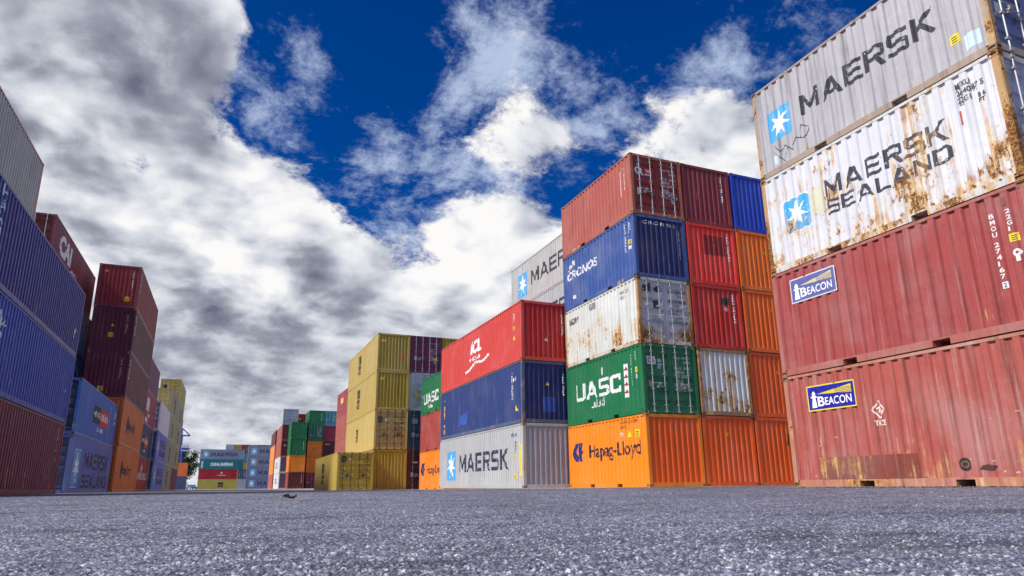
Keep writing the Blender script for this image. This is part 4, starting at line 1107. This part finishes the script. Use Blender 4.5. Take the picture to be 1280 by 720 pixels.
    bp = k.n('ShaderNodeBump'); bp.inputs['Strength'].default_value = .6; bp.inputs['Distance'].default_value = .004
    k.l(k.noise(P, 190, 5, .7), bp.inputs['Height']); k.l(bp.outputs[0], b.inputs['Normal'])
    o = link('ground', me, m_); o['kind'] = 'structure'; o['label'] = 'rough grey asphalt of the container yard'
build_ground()

def build_apron():
    """paler concrete paving the stacks stand on"""
    bm = bmesh.new()
    ys = [17.8, 19, 21, 24, 28, 33, 38, 42, 45, 48, 51, 54, 58, 64, 72, 85, 100, 130, 170, 230, 320]
    xs = [-40, -25, -14, -9, -6, -3, 0, 3, 5, 7, 9, 11, 13, 15, 20, 30, 45]
    rows = []
    for j, y in enumerate(ys):
        row = []
        for x in xs:
            yy = y if j else (19.2 if x > 10 else 25.5 + .25*math.sin(x*1.7) - .25*max(0, x - 4))
            if j and yy < 30: yy = max(yy, (19.2 if x > 10 else 25.5 - .25*max(0, x - 4)) + .25*j)
            row.append(bm.verts.new((x, yy, float(dip(np.float64(x), np.float64(yy))) + .004)))
        rows.append(row)
    for a, b in zip(rows, rows[1:]):
        for i in range(len(xs)-1): bm.faces.new((a[i], a[i+1], b[i+1], b[i]))
    m, k, b = new_mat('pale_concrete'); tc = k.n('ShaderNodeTexCoord'); P = tc.outputs['Object']
    c = k.mix(k.smooth(k.noise(P, .35, 6, .6), .35, .7), (.30, .30, .31), (.46, .455, .44))
    c = k.mix(k.math('MULTIPLY', k.smooth(k.noise(P, 3, 6, .7), .5, .75), .5), c, (.20, .20, .21))
    k.l(c, b.inputs['Base Color']); b.inputs['Roughness'].default_value = .8
    bp = k.n('ShaderNodeBump'); bp.inputs['Strength'].default_value = .5; bp.inputs['Distance'].default_value = .01
    k.l(k.noise(P, 20, 6, .7), bp.inputs['Height']); k.l(bp.outputs[0], b.inputs['Normal'])
    o = link('concrete_pavement', to_mesh('concrete_pavement', bm), m); o['kind'] = 'structure'; o['label'] = 'pale concrete paving under the stacks'
build_apron()

# ------------------------------------------------------------------ small things
def grit():
    rg = random.Random(17); bm = bmesh.new()
    lines = [((12.41, 6.0), (12.41, 12.6), 700), ((12.41, 12.5), (13.0, 12.9), 40), ((13.83, 20.5), (13.83, 26.6), 260), ((13.83, 20.5), (21.4, 20.5), 420), ((11.68, 26.6), (11.68, 38.9), 260), ((11.68, 26.6), (13.8, 26.6), 100), ((7.0, 47.2), (12.2, 47.2), 160), ((-5.79, 18.4), (-5.79, 30.7), 260)]
    for (x0, y0), (x1, y1), n in lines:
        L = math.hypot(x1-x0, y1-y0); nx, ny = (y1-y0)/L, -(x1-x0)/L
        if nx*(-(x0+x1)/2) + ny*(-(y0+y1)/2) < 0: nx, ny = -nx, -ny
        for k in range(n):
            t = rg.random(); d = abs(rg.gauss(0, .10)) - .02; s = rg.uniform(.004, .011)*(1 if rg.random() < .93 else 1.9)
            px, py = x0 + (x1-x0)*t + nx*d, y0 + (y1-y0)*t + ny*d
            pz = float(dip(np.float64(px), np.float64(py))) + s*.3
            v = [bm.verts.new((px + s*a*rg.uniform(.6, 1.4), py + s*b*rg.uniform(.6, 1.4), pz + s*c*rg.uniform(.5, 1.1))) for a, b, c in ((1,0,0),(-1,0,0),(0,1,0),(0,-1,0),(0,0,1),(0,0,-1))]
            for f in ((0,2,4),(2,1,4),(1,3,4),(3,0,4),(2,0,5),(1,2,5),(3,1,5),(0,3,5)): bm.faces.new([v[i] for i in f])
    o = link('gravel_grit', to_mesh('gravel_grit', bm), plain('pale_grit', (.30, .28, .26), .9, 0, 60, .7)); o['kind'] = 'stuff'; o['label'] = 'pale loose grit swept along the container bases'
grit()
def leaf_litter():
    bm = bmesh.new()
    for q, (ox, ln, wd, ph) in enumerate(((-.03, .10, .042, 0.0), (.02, .11, .036, 1.7), (.055, .05, .02, 3.1))):
        n, m_ = 14, 8; g = []
        for i in range(n):
            t = i/(n-1); row = []
            w_ = wd*math.sin(math.pi*(t*.94 + .03))**.7
            for j in range(m_):
                s = (j/(m_-1) - .5)*2
                nz = mnoise.noise(Vector((t*4 + q*9, s*2.2, ph)))
                row.append(bm.verts.new((ox + ln*(t - .5), s*w_*(1 - .45*abs(nz)), .018 + .012*math.sin(t*5 + ph) + .020*abs(s)**1.5 + .022*nz)))
            g.append(row)
        for a, b in zip(g, g[1:]):
            for j in range(m_-1): bm.faces.new((a[j], a[j+1], b[j+1], b[j]))
    zmin = min(v.co.z for v in bm.verts)
    for v in bm.verts: v.co.z -= zmin
    o = link('dry_leaf', to_mesh('dry_leaf', bm), plain('dead_leaf', (.10, .045, .028), .7, 0, 30, .8))
    mo = o.modifiers.new('thick', 'SOLIDIFY'); mo.thickness = .002
    o.location = (.72, 8.35, -.006); o.rotation_euler = (0, 0, -HEAD + .15)
    o['label'] = 'curled brown dead leaf lying alone on the asphalt'; o['category'] = 'leaf'
    bm = bmesh.new(); add_tube(bm, [(-.06, 0, .012), (-.085, .004, .022), (-.105, .002, .012)], .006, 6); link('stalk', to_mesh('stalk', bm), plain('leaf_stalk', (.5, .42, .15), .6), o)
leaf_litter()

def tree(x, y, h, seed, label):
    rg = random.Random(seed)
    root = empty('broadleaf_tree', (x, y, 0), 0, label, 'tree', 'trees at the end of the lane')
    bm = bmesh.new(); tips = []
    add_tube(bm, [(0,0,-.1),(.1,0,h*.2),(.05,.1,h*.42),(0,.1,h*.62)], [.28,.24,.18,.1], 8)
    for i in range(16):
        a = rg.uniform(0, 6.28); z0 = h*rg.uniform(.22, .6); r = h*rg.uniform(.12, .27); z1 = z0 + h*rg.uniform(.12, .36)
        p = [(0.05, .05, z0), (math.cos(a)*r*.5, math.sin(a)*r*.5, z0 + (z1-z0)*.45), (math.cos(a)*r, math.sin(a)*r, z1)]
        add_tube(bm, p, [.09, .06, .025], 5); tips += [p[1], p[2], p[2]]
    link('trunk', to_mesh('trunk', bm), plain('bark', (.05, .045, .04), .9), root)
    bm = bmesh.new()
    for t in tips:
        for k in range(rg.randint(60, 130)):
            q = Vector(t) + Vector((rg.gauss(0, h*.05), rg.gauss(0, h*.05), rg.gauss(0, h*.055)))
            u = Vector((rg.gauss(0,1), rg.gauss(0,1), rg.gauss(0,1))).normalized(); v = u.orthogonal().normalized(); s = rg.uniform(.16, .38)
            bm.faces.new([bm.verts.new(q + a*s) for a in (u, v*.6, -u, -v*.6)])
    me = bpy.data.meshes.new('crown'); bm.to_mesh(me); bm.free()
    link('crown', me, plain('foliage', (.045, .065, .03), .7, 0, 1.5, .5), root)
tree(-12.2, 268, 14.0, 3, 'sparse dark tree behind the olive yellow container across the lane')
tree(-16.5, 275, 13.5, 5, 'dark tree partly hidden by the row with tan containers')

def vehicle(kind, x, y, rz, col, label, grp):
    L, w, h = (5.2, 1.9, 2.3) if kind == 'van' else (4.3, 1.75, 1.45)
    root = empty('parked_' + kind, (x, y, .0), rz, label, kind, grp)
    bm = bmesh.new()
    pr = [(-L/2, .35), (L/2, .35), (L/2, .95), (L*.40, 1.1), (L*.25, h), (-L/2 + .05, h)] if kind == 'van' else [(-L/2, .3), (L/2, .3), (L/2, .7), (L*.27, .86), (L*.12, h), (-L*.3, h), (-L*.46, .92), (-L/2, .85)]
    a = [bm.verts.new((px, -w/2, pz)) for px, pz in pr]; b = [bm.verts.new((px, w/2, pz)) for px, pz in pr]
    bm.faces.new(a); bm.faces.new(b[::-1])
    for i in range(len(pr)): bm.faces.new((a[i], a[(i+1) % len(pr)], b[(i+1) % len(pr)], b[i]))
    bmesh.ops.bevel(bm, geom=bm.edges[:], offset=.06, segments=2, affect='EDGES')
    link('body', to_mesh('body', bm), plain('car_paint', col, .3), root)
    glass = plain('dark_glass', (.02, .025, .03), .1)
    for s in (-1, 1):
        bm = bmesh.new(); add_box(bm, -L*.26, L*.12, s*w/2 - .02, s*w/2 + .012, h*.64, h*.9); link('side_window', to_mesh('side_window', bm), glass, root)
        for fx in (-.31, .31):
            bm = bmesh.new(); add_tube(bm, [(fx*L, s*(w/2 - .18), .33), (fx*L, s*(w/2 + .012), .33)], .33, 16); wl = link('wheel', to_mesh('wheel', bm), RUBBER, root)
            bm = bmesh.new(); add_tube(bm, [(fx*L, s*(w/2 + .004), .33), (fx*L, s*(w/2 + .022), .33)], .2, 12); link('rim', to_mesh('rim', bm), STEEL, wl)
    bm = bmesh.new(); yv = L/2 - .02
    add_box(bm, -L/2 - .012, -L/2 + .1, -w*.38, w*.38, h*.62, h*.88); link('rear_window', to_mesh('rear_window', bm), glass, root)
vehicle('van', -11.6, 236, R(-60), (.7, .7, .72), 'white van parked by the tree at the end of the lane', 'vehicles by the tree')
vehicle('car', -8.6, 232, R(-70), (.10, .16, .35), 'blue car parked between the van and the olive yellow container', 'vehicles by the tree')

def crane():
    x, y = -14.9, 262
    root = empty('harbour_crane', (x, y, 0), 0, 'blue harbour crane poking out behind the row with tan containers', 'crane')
    blue = plain('crane_paint', (.03, .06, .42), .5); wht = plain('crane_white', (.6, .62, .7), .5)
    bm = bmesh.new()
    for sx in (-1, 1):
        for sy in (-1, 1): add_tube(bm, [(sx*1.5, sy*2, 0), (sx*.8, sy*.8, 13)], .3, 6)
    add_box(bm, -.7, .7, -.7, .7, 12.6, 18.2)
    link('tower', to_mesh('tower', bm), blue, root)
    bm = bmesh.new(); add_box(bm, .6, 2.9, -1.2, 1.2, 12.9, 15.0); cb = link('cabin', to_mesh('cabin', bm), wht, root)
    bm = bmesh.new(); add_box(bm, .7, 2.95, -1.25, 1.25, 13.3, 14.0); link('cabin_window', to_mesh('cabin_window', bm), blue, cb)
    bm = bmesh.new()
    add_tube(bm, [(-2, 0, 18.2), (2.9, 0, 18.2)], .26, 6); add_tube(bm, [(.4, 0, 20.6), (2.9, 0, 18.2)], .2, 6); add_tube(bm, [(.4, 0, 20.6), (-2, 0, 18.2)], .2, 6); add_tube(bm, [(.4, 0, 20.6), (.4, 0, 18.2)], .16, 6)
    link('jib', to_mesh('jib', bm), blue, root)
crane()

# ------------------------------------------------------------------ sky and light
SUN_EL, SUN_AZ = R(43), R(-97)        # azimuth from +Y towards +X
sun_dir = Vector((math.sin(SUN_AZ)*math.cos(SUN_EL), math.cos(SUN_AZ)*math.cos(SUN_EL), math.sin(SUN_EL)))
sd = bpy.data.lights.new('sun', 'SUN'); so = bpy.data.objects.new('sun', sd); COL.objects.link(so)
sd.energy = 3.4; sd.angle = R(9); sd.color = (1.0, .95, .87)
so.rotation_euler = sun_dir.to_track_quat('Z', 'Y').to_euler()

COVER = [(0.039,0.828,0.559,0.072,-1.00), (0.079,0.866,0.493,0.066,-1.00), (0.141,0.889,0.436,0.060,-0.90), (0.170,0.787,0.592,0.084,-1.10), (0.092,0.782,0.616,0.108,-0.90), (0.227,0.751,0.621,0.060,-0.70), (0.241,0.794,0.558,0.048,-0.50), (0.429,0.669,0.607,0.072,-0.80), (0.626,0.528,0.575,0.108,-0.60), (0.522,0.619,0.586,0.060,-0.50), (0.583,0.583,0.566,0.072,-0.35), (0.436,0.732,0.523,0.048,-0.55), (0.440,0.796,0.415,0.048,-0.50), (0.308,0.847,0.434,0.042,-0.45), (0.223,0.884,0.410,0.042,-0.70), (0.171,0.911,0.375,0.042,-0.60), (-0.135,0.905,0.404,0.029,-1.15), (-0.177,0.867,0.465,0.026,-0.85), (-0.078,0.919,0.387,0.019,-0.70), (0.007,0.871,0.492,0.042,-0.40), (0.256,0.909,0.330,0.030,-0.40), (0.527,0.691,0.495,0.036,-0.20), (0.379,0.715,0.588,0.036,-0.40), (-0.004,0.811,0.585,0.036,-0.20), (0.328,0.738,0.589,0.031,0.35), (0.270,0.742,0.614,0.024,0.20), (0.393,0.776,0.493,0.041,0.45), (0.131,0.851,0.509,0.041,0.55), (0.231,0.836,0.497,0.048,0.25), (0.320,0.811,0.490,0.036,0.20), (0.580,0.654,0.486,0.084,0.35), (0.504,0.673,0.542,0.048,0.25), (0.625,0.650,0.432,0.072,0.45), (-0.151,0.935,0.320,0.180,0.80), (0.032,0.937,0.347,0.084,0.70), (-0.233,0.860,0.454,0.132,0.60), (-0.122,0.826,0.550,0.108,0.60), (-0.059,0.828,0.557,0.048,0.50), (0.035,0.978,0.206,0.144,0.80), (0.281,0.909,0.308,0.096,0.65), (0.343,0.905,0.251,0.084,0.50), (0.196,0.949,0.249,0.072,0.40), (-0.036,0.995,0.095,0.180,0.80), (0.363,0.858,0.364,0.054,0.40), (0.148,0.977,0.156,0.096,0.50), (-0.234,0.833,0.501,0.120,0.50), (0.292,0.870,0.397,0.042,0.30)]
DARK = [(-0.122,0.832,0.542,0.108,0.80), (-0.197,0.811,0.551,0.096,0.30), (0.134,0.940,0.313,0.072,0.55), (0.032,0.970,0.239,0.084,0.35), (0.058,0.981,0.186,0.084,0.45), (0.110,0.971,0.211,0.072,0.40), (-0.087,0.988,0.124,0.120,0.30), (0.043,0.992,0.119,0.084,0.35), (-0.110,0.918,0.381,0.042,0.35), (0.192,0.936,0.294,0.060,0.50), (0.219,0.910,0.351,0.042,0.40), (0.353,0.832,0.429,0.048,0.10), (0.093,0.956,0.277,0.060,0.30), (-0.045,0.981,0.190,0.072,0.25), (0.522,0.754,0.398,0.072,0.10), (0.190,0.963,0.191,0.060,0.30)]
BRIGHT = [(-0.247,0.871,0.425,0.072,0.50), (-0.167,0.937,0.308,0.084,0.40), (0.022,0.938,0.346,0.072,0.50), (-0.031,0.933,0.359,0.060,0.40), (0.291,0.902,0.319,0.072,0.50), (0.198,0.954,0.226,0.048,0.40), (0.306,0.774,0.555,0.036,0.30), (0.113,0.911,0.397,0.036,0.40), (-0.200,0.885,0.421,0.072,0.40), (0.131,0.851,0.509,0.036,0.30), (0.382,0.779,0.498,0.048,0.30), (-0.051,0.997,0.053,0.072,0.30), (0.316,0.867,0.386,0.048,0.40), (0.217,0.902,0.373,0.036,0.20)]
WISP = [(0.320,0.748,0.581,0.096,0.90), (0.231,0.836,0.497,0.108,0.80), (0.399,0.789,0.468,0.096,0.80), (0.525,0.666,0.530,0.108,0.80), (0.604,0.635,0.481,0.108,0.90), (0.303,0.866,0.397,0.108,0.70), (0.003,0.822,0.570,0.060,0.95), (0.071,0.831,0.551,0.045,0.80), (-0.022,0.878,0.478,0.084,0.90), (0.171,0.909,0.381,0.096,0.60), (0.639,0.545,0.543,0.072,0.40), (0.118,0.801,0.587,0.054,-0.70), (0.161,0.796,0.583,0.072,-0.80), (0.438,0.663,0.606,0.072,-0.60), (0.082,0.876,0.474,0.060,-0.40)]

def build_sky():
    w = bpy.data.worlds.new('World'); scn.world = w; w.use_nodes = True
    nt = w.node_tree; nt.nodes.clear(); k = NT(nt)
    out = k.n('ShaderNodeOutputWorld'); bg = k.n('ShaderNodeBackground'); k.l(bg.outputs[0], out.inputs[0])
    sky = k.n('ShaderNodeTexSky'); sky.sky_type = 'NISHITA'; sky.sun_disc = False
    sky.sun_elevation = SUN_EL; sky.sun_rotation = SUN_AZ; sky.altitude = 900; sky.air_density = .9; sky.dust_density = .3; sky.ozone_density = 3.0
    hs = k.n('ShaderNodeHueSaturation'); hs.inputs['Saturation'].default_value = 1.5; hs.inputs['Value'].default_value = .74; hs.inputs['Hue'].default_value = .520
    k.l(sky.outputs[0], hs.inputs['Color'])
    tc = k.n('ShaderNodeTexCoord'); D = tc.outputs['Generated']
    sep = k.n('ShaderNodeSeparateXYZ'); k.l(D, sep.inputs[0])
    den = k.math('ADD', k.math('MAXIMUM', sep.outputs[2], 0.0), .34)
    px = k.math('DIVIDE', sep.outputs[0], den); py = k.math('DIVIDE', sep.outputs[1], den)
    cmb = k.n('ShaderNodeCombineXYZ'); k.l(px, cmb.inputs[0]); k.l(py, cmb.inputs[1]); P = cmb.outputs[0]
    def blobs(lst):
        tot = None
        for x, y, z, r, wt in lst:
            d = k.math('DIVIDE', k.vmath('DISTANCE', D, (x, y, z)), r)
            g = k.math('MULTIPLY', k.math('POWER', 2.71828, k.math('MULTIPLY', k.math('MULTIPLY', d, d), -.8)), wt)
            tot = g if tot is None else k.math('ADD', tot, g)
        return tot
    # swirl the coordinates a little so that edges curl
    wv = k.n('ShaderNodeTexNoise'); wv.inputs['Scale'].default_value = 3.5; wv.inputs['Detail'].default_value = 2; k.l(P, wv.inputs['Vector'])
    warp = k.vmath('MULTIPLY', k.vmath('SUBTRACT', wv.outputs['Color'], (.5, .5, .5)), (.10, .10, 0))
    Q = k.vmath('ADD', P, warp)
    cov = blobs(COVER)
    def puffs(V, scale, detail):
        nd = k.n('ShaderNodeTexVoronoi', feature='F1', normalize=True)
        k.setin(nd.inputs['Vector'], V); nd.inputs['Scale'].default_value = scale; nd.inputs['Detail'].default_value = detail
        nd.inputs['Roughness'].default_value = .58; nd.inputs['Lacunarity'].default_value = 2.2
        return k.math('SUBTRACT', 1.0, k.math('MULTIPLY', nd.outputs['Distance'], 1.6))
    def body(V, full):
        n1 = k.noise(V, 2.1, 2, .5); n2 = k.noise(V, 5.2, 13 if full else 3, .70 if full else .5)
        return k.math('ADD', k.math('ADD', k.math('MULTIPLY', n1, .7), k.math('MULTIPLY', n2, 1.45)), k.math('MULTIPLY', puffs(V, 6.5, 4 if full else 1), .26))
    b0 = body(Q, True)
    base = k.math('ADD', k.math('ADD', b0, k.math('MULTIPLY', cov, .44)), -1.245)
    horizon = k.smooth(sep.outputs[2], .30, .0)
    base = k.math('ADD', base, k.math('MULTIPLY', horizon, .28))
    alpha = k.smooth(base, -.09, .13)
    thick = k.smooth(base, .10, .50)
    S = body(Q, False)
    lit = k.math('SUBTRACT', S, body(k.vmath('ADD', Q, (-.055, .03, 0)), False))
    n3 = k.noise(k.vmath('ADD', Q, (3.1, 1.7, 0)), 1.9, 10, .52)
    tone = k.math('ADD', k.math('MULTIPLY', k.math('SUBTRACT', n3, .5), -1.5), k.math('MULTIPLY', lit, 1.5))
    tone = k.math('MULTIPLY', tone, k.math('SUBTRACT', 1.0, k.math('MULTIPLY', k.smooth(sep.outputs[2], .42, .05), .5)))
    tone = k.math('ADD', tone, .80)
    tone = k.math('ADD', tone, k.math('MULTIPLY', k.math('SUBTRACT', b0, S), .85))
    tone = k.math('SUBTRACT', tone, k.math('MULTIPLY', blobs(DARK), .20))
    tone = k.math('ADD', tone, k.math('MULTIPLY', blobs(BRIGHT), .25))
    tone = k.math('SUBTRACT', k.math('SUBTRACT', tone, .03), k.math('MULTIPLY', thick, .10), clamp=True)
    CS = 7.4
    cc = k.ramp(tone, [(0, mul_((.15, .165, .235), CS)), (.35, mul_((.33, .35, .43), CS)), (.62, mul_((.64, .67, .74), CS)), (.9, mul_((.95, .95, .97), CS)), (1.0, mul_((1.02, 1.0, .99), CS))])
    # a thin high layer of wisps
    wn = k.math('ADD', k.noise(k.vmath('ADD', Q, (8, 3, 0)), 4.6, 13, .72), k.math('MULTIPLY', k.math('MINIMUM', blobs(WISP), 1.0), .13))
    wa = k.math('MULTIPLY', k.smooth(wn, .565, .78), .80)
    skyc = k.mix(wa, hs.outputs[0], mul_((.60, .71, .93), CS))
    col = k.mix(alpha, skyc, cc)
    k.l(col, bg.inputs[0]); bg.inputs[1].default_value = .086
def mul_(c, f): return tuple(x*f for x in c)
build_sky()
w_ = scn.world; 
try: w_.cycles.sampling_method = 'MANUAL'; w_.cycles.sample_map_resolution = 512
except Exception: pass
scn.cycles.max_bounces = 6; scn.cycles.diffuse_bounces = 3; scn.cycles.glossy_bounces = 3
scn.cycles.use_denoising = True
scn.cycles.sample_clamp_indirect = 6
